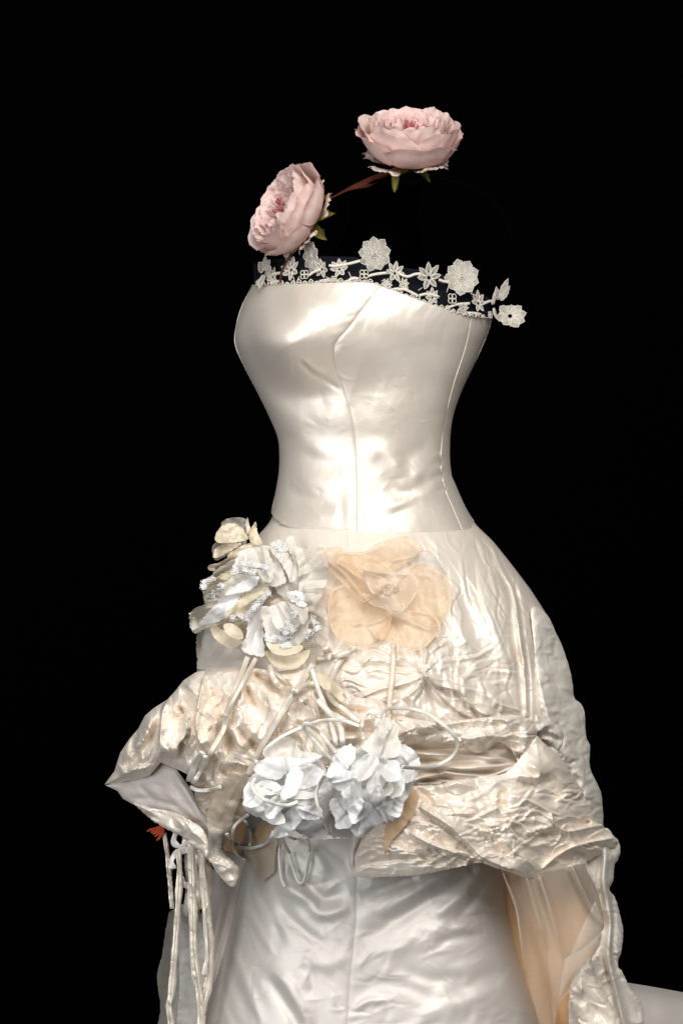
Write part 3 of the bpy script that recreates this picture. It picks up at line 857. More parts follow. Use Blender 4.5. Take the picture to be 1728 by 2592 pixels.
# cascade of ruffled silk down the right edge
hc = HM(1380, 2060, 1680, 2700)
hc.stroke([(1510, 2110), (1530, 2150), (1525, 2230), (1545, 2330), (1540, 2430), (1560, 2520), (1580, 2600)], 11, 0.018, fade=(0, 0))
hc.stroke([(1520, 2160), (1515, 2230), (1525, 2300)], 6, -0.016)
hc.stroke([(1545, 2260), (1552, 2330), (1550, 2410), (1560, 2470)], 6, -0.012)
hc.stroke([(1520, 2400), (1535, 2460), (1552, 2520), (1565, 2600)], 5, -0.014)
hc.noise(60, 0.018, 81, 1.2, 1.8, ridged=True, warp=0.8)
hc.noise(60, 0.012, 82, 1.4, 2.0)
hc.wrinkles(120, (1480, 2100, 1630, 2600), 36, 3.5, 0.0032, 0.5, 0.7, 83, ('sharp', 'ridge', 'step'))
casc = [(1482, 2150), (1527, 2096), (1555, 2121), (1569, 2144), (1565, 2171), (1554, 2194), (1551, 2229), (1541, 2251), (1557, 2276), (1570, 2324), (1576, 2359), (1572, 2404),
        (1562, 2441), (1577, 2466), (1595, 2504), (1622, 2541), (1628, 2600), (1600, 2700), (1480, 2700), (1440, 2600), (1445, 2500), (1480, 2450), (1515, 2394), (1520, 2361), (1527, 2336), (1510, 2254), (1482, 2200)]
sheet('ruffle_cascade', casc, lambda x, y, e: 0.115 - 0.0004 * (x - 1480) + 0.0 * y, M_back, dress, hc, 2.5, (0.008, 5), 260, 0.6)
hk = HM(1400, 2420, 1600, 2720)
hk.noise(45, 0.010, 86, 1.0, 2.0, ridged=True, warp=0.8); hk.noise(50, 0.01, 87, 1.0, 2.5)
hk.wrinkles(60, (1420, 2440, 1570, 2640), 60, 5, 0.005, 1.0, 0.4, 88, FINE)
sheet('lower_ruffle', [(1490, 2420), (1510, 2480), (1545, 2540), (1575, 2600), (1580, 2700), (1500, 2700), (1470, 2600), (1440, 2530), (1452, 2470)],
      lambda x, y, e: 0.165 + 0 * x, M_silk, dress, hk, 2.5, (0.012, 8), 120, 0.6)

# train spreading away at the lower right
tr = []
tx = np.linspace(1470, 1960, 70); 
top = np.interp(tx, [1470, 1560, 1585, 1640, 1713, 1728, 1960], [2440, 2476, 2487, 2496, 2509, 2512, 2560])
V0 = np.linspace(0, 1, 40)
TX, TV = np.meshgrid(tx, V0)
TY = top[None] * (1 - TV) + 2960 * TV
TD = -0.16 + 0.32 * TV ** 0.8 + 0.012 * perlin(TX / 60, TY / 90, 91) + 0.01 * np.cos(TV * 14 + TX / 120) - 0.03 * np.exp(-TV * 40)
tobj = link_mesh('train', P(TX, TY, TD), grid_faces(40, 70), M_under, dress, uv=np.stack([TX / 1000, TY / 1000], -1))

# ---- tulle at the lower right
ht = HM(1230, 2160, 1560, 2720)
for L_ in ([(1272, 2216), (1305, 2299), (1322, 2416), (1337, 2479)], [(1332, 2229), (1357, 2316), (1385, 2404)], [(1365, 2224), (1390, 2299), (1425, 2426)], [(1445, 2204), (1487, 2291), (1520, 2340)]):
    ht.stroke(L_, 9, 0.012, fade=(0, .3))
ht.noise(40, 0.008, 95, 1.2, 3)
tul = [(1262, 2190), (1482, 2175), (1512, 2254), (1527, 2336), (1515, 2394), (1440, 2490), (1410, 2540), (1400, 2680), (1385, 2680), (1337, 2479), (1322, 2416), (1303, 2299)]
sheet('tulle_layer', tul, lambda x, y, e: 0.205 + 0.0 * x - 0.0002 * (x - 1380), M_tulle, dress, ht, 4, (0.004, 6))
sheet('tulle_layer', [(1365, 2200), (1482, 2180), (1512, 2254), (1527, 2336), (1515, 2392), (1426, 2428), (1390, 2299)], lambda x, y, e: 0.216 - 0.0002 * (x - 1380), M_tulle, dress, ht, 4, (0.003, 6))
sheet('tulle_layer', [(1330, 2205), (1366, 2205), (1392, 2299), (1427, 2428), (1415, 2540), (1400, 2600), (1385, 2404), (1357, 2316)], lambda x, y, e: 0.219 + 0 * x, M_tulle, dress, ht, 4, (0.003, 6))
sheet('tulle_fold', [(1428, 2430), (1470, 2395), (1520, 2358), (1516, 2396), (1490, 2430), (1450, 2475), (1412, 2536), (1420, 2470)], lambda x, y, e: 0.226 + 0 * x, M_tulle_fold, dress, ht, 4, (0.004, 6))
sheet('tulle_fold', [(1440, 2420), (1480, 2330), (1505, 2280), (1526, 2336), (1518, 2360), (1480, 2400)], lambda x, y, e: 0.228 + 0 * x, M_tulle_fold, dress, ht, 4, (0.004, 6))

for L_, wd_ in (([(1272, 2210), (1305, 2299), (1322, 2416), (1340, 2500), (1372, 2600)], 4), ([(1332, 2222), (1357, 2316), (1385, 2404), (1402, 2500)], 3.5), ([(1364, 2215), (1390, 2299), (1427, 2430)], 4), ([(1445, 2190), (1487, 2280), (1524, 2340)], 4),
                ([(1427, 2430), (1470, 2400), (1520, 2355)], 4), ([(1412, 2540), (1460, 2480), (1505, 2410)], 4)):
    q_ = catmull(L_, 40); t_ = np.gradient(q_, axis=0); nrm_ = np.stack([-t_[:, 1], t_[:, 0]], -1) / np.linalg.norm(t_, axis=1)[:, None]
    rows_ = [P(*(q_ + nrm_ * o_ * wd_ * .38).T, 0.2305 - .0002 * (q_[:, 0] - 1380) - .002 * abs(o_) + ht.sample(q_[:, 0], q_[:, 1])) for o_ in (-1, 0, 1)]
    link_mesh('tulle_crease', np.stack(rows_), grid_faces(3, 40), M_lace_fill, dress, uv=np.vstack([q_ / 1000] * 3))
# ---- left gathered puff
hp = HM(240, 1660, 1060, 2260, 1.5, 1.15, .8, .9, 1.)
ST = lambda pts, w_, a_, *q, **k_: hp.stroke(pts, w_ * 1.1, a_ * 1.9, *q, **k_)
ST([(428, 1770), (412, 1800), (407, 1855), (404, 1920)], 22, 0.024, 'step', fade=(.1, .1), side=-1)
ST([(395, 1800), (375, 1850), (350, 1900), (330, 1950)], 16, 0.012)
ST([(410, 1800), (385, 1860), (350, 1910), (310, 1945)], 9, -0.009)
ST([(350, 1850), (335, 1890), (345, 1925), (310, 1945)], 7, -0.009)
ST([(300, 1960), (340, 1950), (380, 1940)], 9, 0.006)
ST([(472, 1805), (472, 1855), (452, 1885), (446, 1920)], 12, 0.016, 'step', fade=(.1, .2), side=1)
ST([(430, 1820), (428, 1870), (425, 1920)], 16, 0.008)
ST([(515, 1717), (500, 1792), (497, 1842), (510, 1900)], 18, 0.018, 'step', fade=(.1, .1), side=-1)
ST([(525, 1725), (540, 1770), (556, 1797)], 10, -0.008)
ST([(520, 1797), (540, 1812), (548, 1828), (540, 1845)], 8, 0.010)
ST([(530, 1850), (525, 1890), (535, 1930)], 14, 0.010)
ST([(455, 1745), (475, 1770), (488, 1800)], 9, -0.008)
ST([(470, 1725), (490, 1750), (505, 1760)], 9, 0.008)
ST([(447, 1785), (462, 1800), (460, 1812), (440, 1815)], 6, -0.012)
ST([(578, 1835), (592, 1860), (605, 1885), (625, 1900)], 22, 0.024, 'step', fade=(.15, .2), side=-1)
hp.bump(583, 1868, 15, 27, -0.05, -0.3)
ST([(560, 1760), (565, 1830), (548, 1900)], 16, -0.010)
ST([(600, 1700), (610, 1760), (598, 1830)], 14, 0.009)
ST([(635, 1702), (675, 1720), (705, 1740), (740, 1742)], 11, -0.018, fade=(.15, .25))
ST([(640, 1690), (690, 1705), (740, 1720)], 14, 0.010)
ST([(620, 1735), (640, 1775), (656, 1790)], 6, -0.009)
ST([(650, 1740), (680, 1770), (697, 1820), (700, 1860)], 14, 0.012, 'step', side=1)
ST([(770, 1758), (790, 1785), (797, 1805), (800, 1830)], 18, 0.020, 'step', fade=(.15, .15), side=1)
ST([(720, 1760), (750, 1765), (775, 1780)], 16, 0.012)
ST([(720, 1790), (735, 1820), (735, 1870)], 14, 0.010)
ST([(610, 1800), (640, 1850), (680, 1890)], 16, 0.010)
ST([(600, 1840), (640, 1880), (670, 1910)], 9, -0.009)
ST([(800, 1720), (840, 1735), (880, 1745), (930, 1770)], 16, 0.010)
ST([(800, 1750), (850, 1790), (900, 1800), (960, 1800)], 10, -0.010)
ST([(850, 1850), (900, 1845), (960, 1850)], 12, -0.012)
ST([(820, 1880), (860, 1870), (920, 1865)], 10, 0.012)
ST([(560, 1935), (600, 1930), (640, 1945)], 8, 0.010)
ST([(550, 1955), (590, 1955), (640, 1965)], 8, -0.012)
hp.noise(80, 0.016, 101, 1.1, 1.6)
hp.noise(60, 0.009, 102, 1.2, 1.9, ridged=True, warp=0.9)
hp.noise(30, 0.005, 103, 1.0, 1.5, ridged=True, warp=0.6)
hp.wrinkles(260, (290, 1700, 1000, 1990), 60, 7, 0.005, lambda x, y: 1.9 - (x - 300) * 0.0012, 0.55, 104, ('ridge', 'sharp', 'step'))
puff = [(510, 1698), (495, 1702), (465, 1722), (447, 1745), (425, 1770), (390, 1792), (367, 1812), (350, 1845), (327, 1872), (305, 1905), (290, 1952), (265, 1986),
        (295, 1984), (325, 1977), (355, 1972), (380, 1963), (395, 1945), (407, 1930), (425, 1938), (455, 1950), (482, 1964), (520, 1990), (570, 2020), (700, 2050), (860, 2060), (960, 2010), (1000, 1900),
        (1000, 1800), (960, 1770), (900, 1765), (830, 1720), (790, 1690), (700, 1700), (640, 1690), (580, 1692)]
def puff_d(x, y, e):
    base = smi(x, [260, 340, 430, 520, 640, 800, 1000], [.10, .15, .205, .25, .283, .30, .29])
    return base + 0.03 * np.sin(np.clip((y - 1690) / 330, 0, 1) * PI) - 0.004
hp.creases(75, (300, 1700, 990, 1990), 90, 2.6, 0.0055, lambda x, y: 1.85 - (x - 300) * 0.001, 0.3, 301)
hp.wrinkles(75, (300, 1700, 1000, 1990), 110, 8, 0.009, lambda x, y: 1.85 - (x - 300) * 0.001, 0.25, 203, FINE)
hp.wrinkles(220, (290, 1700, 1000, 2010), 46, 5, 0.0045, lambda x, y: 1.8 - (x - 300) * 0.001, 0.6, 204, FINE)
sheet('gathered_puff', puff, puff_d, M_silk, dress, hp, 1.8, (0.030, 12), None)
# underside of the puff: grey lining and its crumpled hem
hq = HM(250, 1900, 640, 2270)
hq.stroke([(350, 1985), (375, 2010), (400, 2035)], 8, -0.005)
hq.stroke([(320, 2020), (380, 2025), (440, 2040), (480, 2070), (520, 2100)], 9, -0.007)
hq.stroke([(410, 1985), (430, 2010), (460, 2050), (500, 2085)], 18, 0.008)
hq.stroke([(440, 1960), (480, 2020), (520, 2080)], 10, 0.009)
hq.noise(70, 0.010, 111); hq.wrinkles(30, (290, 1960, 540, 2130), 90, 6, 0.003, 0.7, 0.5, 112)
under = [(268, 1988), (325, 1975), (380, 1955), (410, 1925), (445, 1945), (482, 1995), (520, 2060), (560, 2110), (560, 2160), (520, 2150), (475, 2118), (430, 2098), (390, 2075), (345, 2040), (312, 2022), (298, 2002)]
sheet('puff_lining', under, lambda x, y, e: 0.10 + (x - 265) * 0.00045, M_lining, dress, hq, 3, (0.012, 10))
hr = HM(280, 1980, 650, 2270)
hr.noise(26, 0.010, 115, -0.6, 2.6, ridged=True, warp=0.5); hr.noise(40, 0.01, 116, 0.6, 2)
hr.wrinkles(110, (330, 2020, 610, 2240), 55, 6, 0.008, 0.6, 0.4, 117, FINE)
hem_l = [(340, 2035), (352, 2036), (400, 2048), (440, 2056), (480, 2075), (515, 2100), (530, 2140), (525, 2165), (505, 2152), (480, 2137), (462, 2118), (430, 2103), (390, 2079)]
sheet('puff_hem', hem_l, lambda x, y, e: 0.135 + (x - 265) * 0.00045, M_silk, dress, hr, 2.2, (0.006, 4), 100, 0.6)
sheet('puff_cuff', [(505, 2150), (535, 2150), (545, 2140), (570, 2165), (605, 2195), (603, 2225), (592, 2244), (578, 2240), (555, 2215), (530, 2180)], lambda x, y, e: 0.235 + 0 * x, M_silk, dress, hr, 2.2, (0.007, 4), 90, 0.6)
ha = HM(450, 2120, 560, 2320); ha.wrinkles(40, (460, 2130, 550, 2310), 60, 6, .008, 1.4, .3, 119, FINE)
sheet('puff_tail', [(478, 2140), (520, 2160), (540, 2215), (534, 2262), (518, 2285), (512, 2300), (492, 2296), (474, 2240), (466, 2180)], lambda x, y, e: 0.15 + 0 * x, M_silk, dress, ha, 2.4, (0.006, 5), 60, .8)
sheet('puff_tuck', [(482, 1960), (540, 1985), (600, 2000), (640, 2040), (600, 2090), (545, 2120), (520, 2080), (495, 2020)], lambda x, y, e: 0.235 + 0.0002 * (x - 482), M_beige, dress, hr, 3, (0.01, 7))

# ---- right drape: upper band, recess, big swag
hx = HM(860, 1780, 1600, 2250, 1.5, 1.1, .55, .7, .6)
ST = hx.stroke
hx.noise(70, 0.014, 121, 0.1, 2.4)
hx.noise(52, 0.012, 122, 0.2, 1.8, ridged=True, warp=0.8)
hx.noise(26, 0.004, 123, 0.4, 1.4, ridged=True, warp=0.6)
# recess folds
hr2 = HM(940, 1840, 1400, 2010)
hr2.noise(22, 0.012, 131, 0.05, 5.0)
for k_ in range(6):
    y_ = 1888 + k_ * 17
    hr2.stroke([(985, y_ + 4 * k_), (1080, y_ + 6 - 2 * k_), (1180, y_ + 8), (1310, 1925 + 3 * k_)], 5, .011 if k_ % 2 else -.006, fade=(.05, .1))
hr2.stroke([(1030, 1895), (1090, 1912), (1150, 1925)], 7, 0.012)
hr2.stroke([(1080, 1930), (1150, 1945), (1230, 1930), (1290, 1900)], 14, 0.018)
hr2.stroke([(1120, 1945), (1190, 1955), (1260, 1950)], 6, -0.012)
hr2.stroke([(1060, 1965), (1110, 1960), (1170, 1962), (1240, 1958)], 8, 0.020)
hr2.stroke([(1050, 1978), (1100, 1972), (1150, 1968)], 6, -0.014)
rec = [(985, 1870), (1080, 1860), (1200, 1870), (1300, 1880), (1330, 1920), (1300, 1960), (1260, 1985), (1150, 1995), (1050, 2010), (1000, 1990)]
sheet('recessed_fold', rec, lambda x, y, e: smi(x, [980, 1100, 1250, 1340], [.27, .272, .246, .198]) + 0 * y, M_silk, dress, hr2, 2.5, (0.004, 8))
hba = HM(940, 1780, 1400, 1960, 1.5)
hba.stroke([(985, 1815), (1100, 1832), (1220, 1818), (1330, 1824)], 12, 0.014)
hba.stroke([(1000, 1860), (1060, 1845), (1110, 1850)], 12, 0.010)
hba.stroke([(1060, 1870), (1110, 1850), (1140, 1860), (1150, 1885)], 8, -0.009)
hba.stroke([(1150, 1855), (1200, 1850), (1260, 1835), (1300, 1835)], 9, -0.008)
hba.stroke([(1150, 1875), (1210, 1868), (1290, 1865)], 12, 0.012)
hba.stroke([(1305, 1830), (1308, 1870), (1312, 1920)], 8, -0.012, fade=(.3, 0))
hba.stroke([(1325, 1840), (1335, 1870), (1322, 1910)], 10, 0.010, fade=(.3, .1))
hba.stroke([(1230, 1895), (1255, 1875), (1285, 1890)], 6, 0.008)
hba.noise(40, 0.007, 135, 0.1, 2.0); hba.noise(24, 0.004, 136, 0.2, 1.5, ridged=True, warp=.6)
hba.wrinkles(70, (1000, 1815, 1340, 1900), 50, 5, 0.003, 0.0, 0.5, 137)
band = [(960, 1815), (1010, 1812), (1060, 1822), (1115, 1826), (1200, 1819), (1260, 1812), (1305, 1810), (1332, 1817), (1350, 1834), (1358, 1862), (1340, 1885), (1325, 1905), (1312, 1930), (1298, 1905), (1283, 1888), (1260, 1879),
        (1240, 1892), (1215, 1906), (1190, 1902), (1150, 1886), (1110, 1880), (1075, 1881), (1010, 1887), (970, 1880)]
band_d = lambda x, y, e: smi(x, [950, 1050, 1200, 1300, 1360], [.29, .30, .28, .245, .205]) + 0.014 * np.sin(np.clip(e / 32, 0, 1) * PI / 2) + 0 * y
hba.creases(24, (970, 1818, 1345, 1905), 80, 2.4, 0.0045, 0.05, 0.35, 304)
hba.wrinkles(110, (960, 1812, 1350, 1915), 44, 4.5, 0.0035, 0.1, 0.7, 206, FINE)
sheet('upper_swag', band, band_d, M_silk, dress, hba, 1.7, (0.006, 4), 240, .4)
# small gather behind the right pin
hg = HM(1330, 1790, 1480, 1960)
hg.noise(22, 0.010, 141, 0.8, 1.5, ridged=True, warp=.8); hg.noise(40, .01, 142)
hg.stroke([(1358, 1860), (1380, 1835), (1400, 1830)], 9, 0.012)
hg.stroke([(1358, 1862), (1390, 1862), (1420, 1880)], 6, -0.010)
sheet('side_gather', [(1350, 1835), (1355, 1808), (1375, 1818), (1400, 1830), (1422, 1848), (1430, 1880), (1425, 1910), (1445, 1950), (1420, 1925), (1385, 1885), (1358, 1865)], lambda x, y, e: 0.195 - 0.0007 * (x - 1350) + 0 * y, M_back, dress, hg, 2.2, (0.016, 7), 110, .4)

ST = hx.stroke
ST([(1060, 2042), (1100, 2067), (1137, 2090), (1175, 2127), (1225, 2172), (1290, 2200)], 26, 0.020, 'step', fade=(.1, 0), side=-1)
ST([(1065, 2070), (1110, 2100), (1160, 2140), (1215, 2174)], 9, 0.008, fade=(.2, 0))
ST([(1035, 2108), (1100, 2142), (1160, 2162), (1220, 2178)], 14, 0.013, 'step', fade=(.1, 0), side=-1)
ST([(1000, 2120), (1060, 2160), (1122, 2190), (1200, 2182)], 8, -0.007, fade=(.2, 0))
ST([(905, 2165), (950, 2145), (1010, 2150), (1080, 2170)], 12, 0.010, fade=(.0, .3))
ST([(915, 2190), (1000, 2175), (1090, 2172), (1190, 2178)], 7, -0.006, fade=(.1, .1))
ST([(1095, 2062), (1200, 2068), (1300, 2071), (1395, 2062)], 4, -0.004, 'sharp')
ST([(1278, 1995), (1268, 2025), (1278, 2057)], 11, -0.013)
ST([(1262, 1995), (1256, 2030), (1262, 2060)], 9, 0.009)
ST([(1280, 2003), (1345, 2030), (1395, 2057), (1420, 2064)], 13, 0.013, 'step', side=1)
ST([(1327, 1932), (1352, 1942), (1366, 1958), (1356, 1970), (1307, 1962)], 9, 0.014)
ST([(1308, 1975), (1350, 1985), (1400, 1970)], 14, -0.010)
ST([(1360, 1880), (1400, 1930), (1430, 1990), (1470, 2060)], 22, 0.010)
ST([(1380, 1960), (1400, 2000), (1390, 2040)], 18, -0.009)
ST([(1395, 2055), (1402, 2082), (1430, 2104), (1480, 2096), (1524, 2086)], 14, 0.016, 'step', fade=(.1, 0), side=1)
hx.bump(1484, 2080, 9, 7, -0.02)
ST([(1330, 2130), (1400, 2110), (1430, 2108)], 10, -0.009)
ST([(1320, 2115), (1380, 2098), (1425, 2100)], 9, 0.008)
ST([(1370, 2200), (1410, 2165), (1460, 2140), (1550, 2120)], 15, 0.013, 'step', fade=(.1, 0), side=1)
ST([(1260, 2120), (1310, 2160), (1350, 2200)], 14, 0.009)
ST([(1180, 2090), (1240, 2130), (1290, 2180)], 13, -0.007)
ST([(1050, 2000), (1075, 2015), (1090, 2035), (1070, 2045)], 9, -0.014)
ST([(1100, 1992), (1145, 1985), (1200, 1985)], 18, 0.010)
hx.bump(1110, 2015, 24, 15, -0.012, -0.4)
hx.wrinkles(230, (1080, 1960, 1500, 2200), 55, 6, 0.0042, 0.25, 0.8, 151, ('ridge', 'sharp', 'step'))
hx.wrinkles(70, (900, 2080, 1220, 2210), 70, 6, 0.003, lambda x, y: math.atan2(2178 - y, 1225 - x), 0.15, 152)
hx.creases(70, (1070, 1975, 1520, 2200), 85, 2.6, 0.005, lambda x, y: 0.15 + (y - 2060) * -0.002, 0.45, 302)
hx.creases(16, (920, 2090, 1200, 2205), 110, 2.6, 0.005, lambda x, y: math.atan2(2178 - y, 1225 - x), 0.08, 303)
hx.wrinkles(50, (1080, 1970, 1500, 2190), 110, 8, 0.008, 0.3, 0.4, 203, FINE)
hx.wrinkles(320, (900, 1970, 1540, 2215), 44, 5.0, 0.0042, 0.2, 0.8, 205, FINE)
swag = [(901, 2219), (898, 2190), (899, 2160), (920, 2125), (950, 2080), (985, 2030), (1015, 1996), (1040, 1990), (1115, 1985), (1145, 1975), (1200, 1970), (1267, 1960), (1290, 1945), (1308, 1927), (1335, 1890), (1355, 1862),
        (1375, 1880), (1420, 1920), (1445, 1957), (1470, 2000), (1495, 2050), (1506, 2080), (1524, 2087), (1532, 2100), (1552, 2116), (1564, 2134), (1532, 2154), (1475, 2184), (1400, 2204), (1365, 2211), (1342, 2223), (1325, 2221),
        (1300, 2211), (1250, 2195), (1214, 2184), (1170, 2192), (1070, 2213), (985, 2219)]
def swag_d(x, y, e):
    base = smi(x, [895, 1000, 1150, 1300, 1420, 1500, 1570], [.265, .285, .285, .25, .175, .12, .08])
    return base + 0.026 * np.sin(np.clip(e / 130, 0, 1) * PI / 2)
sheet('lower_swag', swag, swag_d, M_silk, dress, hx, 1.7, (0.004, 4), 420, .5)
# turned left edge of the swag panel
sheet('swag_facing', [(895, 2085), (912, 2075), (915, 2120), (902, 2160), (903, 2215), (892, 2205), (882, 2185), (886, 2140)], lambda x, y, e: 0.262 + 0 * x, M_lining, dress, hr, 2.5, (0.008, 5), 60)
# ------------------------------------------------------------------ black form inside the dress
form = empty('dress_form', (0.02, 0.02, 0), 'black jersey dress form standing inside the ivory gown', 'dress form')
def lathe_rows(name, rows, mat, parent, nu=48):
    th = np.linspace(0, 2 * PI, nu, endpoint=False); R = []
    for (y, cx, hw, dep, dc) in rows:
        R.append(P(cx + hw * np.sin(th), y + 0 * th, dc + dep * np.cos(th)))
    return link_mesh(name, np.stack(R), grid_faces(len(R), nu, True), mat, parent)
rows = [(470, 975, 2, .003, -.02), (470, 975, 85, .05, -.02), (560, 970, 84, .052, -.02), (640, 962, 110, .06, -.01), (690, 950, 190, .085, -.01), (730, 945, 255, .105, 0), (800, 930, 292, .115, 0),
        (900, 910, 270, .11, 0), (1100, 922, 195, .09, 0), (1300, 940, 235, .10, 0), (1500, 950, 300, .15, 0), (1700, 950, 300, .15, 0), (1720, 950, 8, .005, 0)]
lathe_rows('torso', rows, M_form, form)
lathe_rows('pole', [(1700, 950, 22, .014, 0), (2960, 950, 22, .014, 0)], M_form, form, 16)
lathe_rows('base_plate', [(2950, 950, 3, .002, 0), (2950, 950, 300, .186, 0), (2990, 950, 310, .192, 0), (2990, 950, 3, .002, 0)], M_form, form, 40)

# ------------------------------------------------------------------ lace and tulle at the neckline
def neck_d(x, drop=0.0):
    return 0.132 * np.sqrt(np.clip(1 - ((x - 942) / 318) ** 2, 0.0, 1)) - drop
tn = np.linspace(0, 1, 90); vx = np.linspace(0, 1, 14)
bx = 642 + (1240 - 642) * tn
by = np.interp(bx, NECK[:, 0], NECK[:, 1]) + 6
ty = np.interp(bx, [642, 700, 790, 900, 960, 1040, 1110, 1180, 1240], [668, 655, 648, 650, 668, 680, 690, 722, 755])
VX, TN = np.meshgrid(vx, tn, indexing='ij')
YY = by[None] * (1 - VX) + ty[None] * VX
XX = bx[None] + 0 * VX
DD = neck_d(XX) - 0.006 - 0.02 * VX
yoke = link_mesh('tulle_yoke', P(XX, YY, DD), grid_faces(14, 90), M_navy, dress, uv=np.stack([XX / 1000, YY / 1000], -1))
zb_put(XX, YY, DD)


def outline_tubes(polys, r, close=True, seg=5):
    V = []; F = []; n0 = 0
    for q in polys:
        q = np.asarray(q)
        if close: q = np.vstack([q, q[:1]])
        v, f = tube('', q, r, None, None, seg=seg)
        V.append(v); F.append(f + n0); n0 += len(v)
    return np.vstack(V), np.vstack(F)


def frame_pts(c, ax, ay, az, xy, z=0.0):
    xy = np.asarray(xy, float); z = np.broadcast_to(np.asarray(z, float), (len(xy),))
    return c + xy[:, :1] * ax + xy[:, 1:2] * ay + z[:, None] * az


def lace_frame(px, py, d, yaw, tilt=0.0):
    """plane facing outward: yaw about vertical (positive looks to the right), tilt leans it back"""
    c = P(px, py, d)
    az = np.array([math.sin(yaw) * math.cos(tilt), -math.cos(yaw) * math.cos(tilt), math.sin(tilt)])
    ax = np.cross(np.array([0, 0, 1.0]), -az); ax = -ax if ax[0] < 0 else ax; ax /= np.linalg.norm(ax)
    ay = np.cross(az, ax); ay = ay if ay[2] > 0 else -ay
    return c, ax, ay, az


def leaf_outline(ang, r0, r1, wid, serr=3, seed=0):
    """serrated leaf from radius r0 to r1, in motif units"""
    n = 9
    v = np.linspace(0, 1, n)
    prof = np.sin(PI * np.clip(v * 0.86 + 0.1, 0, 1)) ** 0.7
    zz = np.where(np.arange(n) % 2 == 1, 1.1, 0.86)
    r = r0 + (r1 - r0) * v
    L = np.stack([r, wid * prof * zz], -1); R = np.stack([r, -wid * prof * zz], -1)[::-1]
    q = np.vstack([L, [[r1 * 1.07, 0]], R])
    ca, sa = math.cos(ang), math.sin(ang)
    return np.stack([q[:, 0] * ca - q[:, 1] * sa, q[:, 0] * sa + q[:, 1] * ca], -1)


def lace_motif(name, px, py, R, angs, yaw, d, lens=None, wid=0.3, tilt=0.0, ring=True, spokes=3, cup=0.12, sx=1.0, seed=0):
    r_ = np.random.default_rng(seed + 7)
    c, ax, ay, az = lace_frame(px, py, d, yaw + r_.normal(0, .22), tilt + r_.normal(0, .16))
    ax = ax * R * PXM * sx; ay = ay * R * PXM; az = az * R * PXM
    VV = []; FF = []; MI = []; n0 = 0
    def add(v, f, m):
        nonlocal n0
        VV.append(v); FF.append(f + n0); MI.append(np.full(len(f), m)); n0 += len(v)
    zf = lambda q: cup * (q[:, 0] ** 2 + q[:, 1] ** 2) + 0.02 * np.sin(q[:, 0] * 9 + seed) 
    rc = 0.78 * PXM
    for k, a in enumerate(angs):
        L = (lens[k] if lens else 1.0) * r_.uniform(0.95, 1.05)
        q = leaf_outline(a, 0.16, L, wid * r_.uniform(0.9, 1.1), seed=k)
        p3 = frame_pts(c, ax, ay, az, q, zf(q))
        v, f = outline_tubes([p3], rc * 1.25, True); add(v, f, 0)
        # net filling between the cords
        m = q.mean(0); mid = (q + m) / 2
        fill = np.vstack([m[None], mid, q]); n = len(q)
        z = zf(fill) + 0.02 * np.concatenate([[1], np.ones(n) * .8, np.zeros(n)])
        fr = frame_pts(c, ax, ay, az, fill, z)
        ff = []
        for i in range(n):
            j = (i + 1) % n
            ff.append((0, 1 + i, 1 + j, 1 + j)); ff.append((1 + i, 1 + n + i, 1 + n + j, 1 + j))
        F4 = np.array([t for t in ff if len(set(t)) == 4]); add(fr, F4, 1)
        add(fr, np.array([(0, 1 + i, 1 + (i + 1) % n, 1 + (i + 2) % n) for i in range(0, n - 1, 2)]), 1)
        # stitched rays
        for s in np.linspace(-0.62, 0.62, spokes):
            rr = np.linspace(0.16, L * 0.9, 6)
            wv = wid * s * np.sin(PI * np.clip((rr - .16) / (L - .16) * 0.86 + .1, 0, 1)) ** .7
            line = np.stack([rr * math.cos(a) - wv * math.sin(a), rr * math.sin(a) + wv * math.cos(a)], -1)
            v, f = outline_tubes([frame_pts(c, ax, ay, az, line, zf(line) + .02)], rc * 0.8, False, 4); add(v, f, 0)
    if ring:
        th = np.linspace(0, 2 * PI, 16, endpoint=False)
        for rr, rad in ((0.24, 1.5), (0.12, 1.3)):
            q = np.stack([np.cos(th) * rr * .8, np.sin(th) * rr], -1)
            v, f = outline_tubes([frame_pts(c, ax, ay, az, q, 0.08)], rc * rad, True); add(v, f, 0)
        for k in range(5):
            q = np.array([[-.14 + .07 * k, -.16], [-.14 + .07 * k + .02, .16]])
            v, f = outline_tubes([frame_pts(c, ax, ay, az, q, 0.1)], rc, False, 4); add(v, f, 0)
    return link_mesh(name, np.vstack(VV), np.vstack(FF), [M_lace, M_lace_fill], yoke, midx=np.concatenate(MI))


def yaw_at(x): return math.asin(max(-1, min(1, (x - 942) / 330))) * 0.85
full9 = [2 * PI * k / 9 + 0.2 for k in range(9)]
def ND(x, o=0.0): return float(neck_d(np.array(x, float))) + o
lace_motif('lace_flower', 949, 643, 40, full9, 0.05, ND(949, -.015), None, .40, .1, seed=1)
lace_motif('lace_flower', 1167, 703, 42, [a + .2 for a in full9], 0.35, ND(1167, -.005), None, .40, .1, seed=2)
lace_motif('lace_flower', 790, 648, 37, [a + .1 for a in full9], -0.75, ND(790, -.015), None, .34, .0, seed=3, sx=.85)
lace_motif('lace_flower', 668, 690, 38, [PI / 2, PI / 2 + .8, PI / 2 - .7, -PI / 2, 0.2], -1.0, ND(690, -.01), None, .3, 0, seed=4, ring=False)
lace_motif('lace_flower', 1290, 800, 38, [-.5, .1, .7, -1.1, 2.4, 3.4, -2.2, 1.4], 0.1, .03, [1, 1, .9, .9, .9, 1, .8, .7], .36, .15, seed=5, ring=False, cup=.25)
five = [PI / 2 + k * 0.72 for k in (-2, -1, 0, 1, 2)] + [-PI / 2 - .5, -PI / 2 + .6]
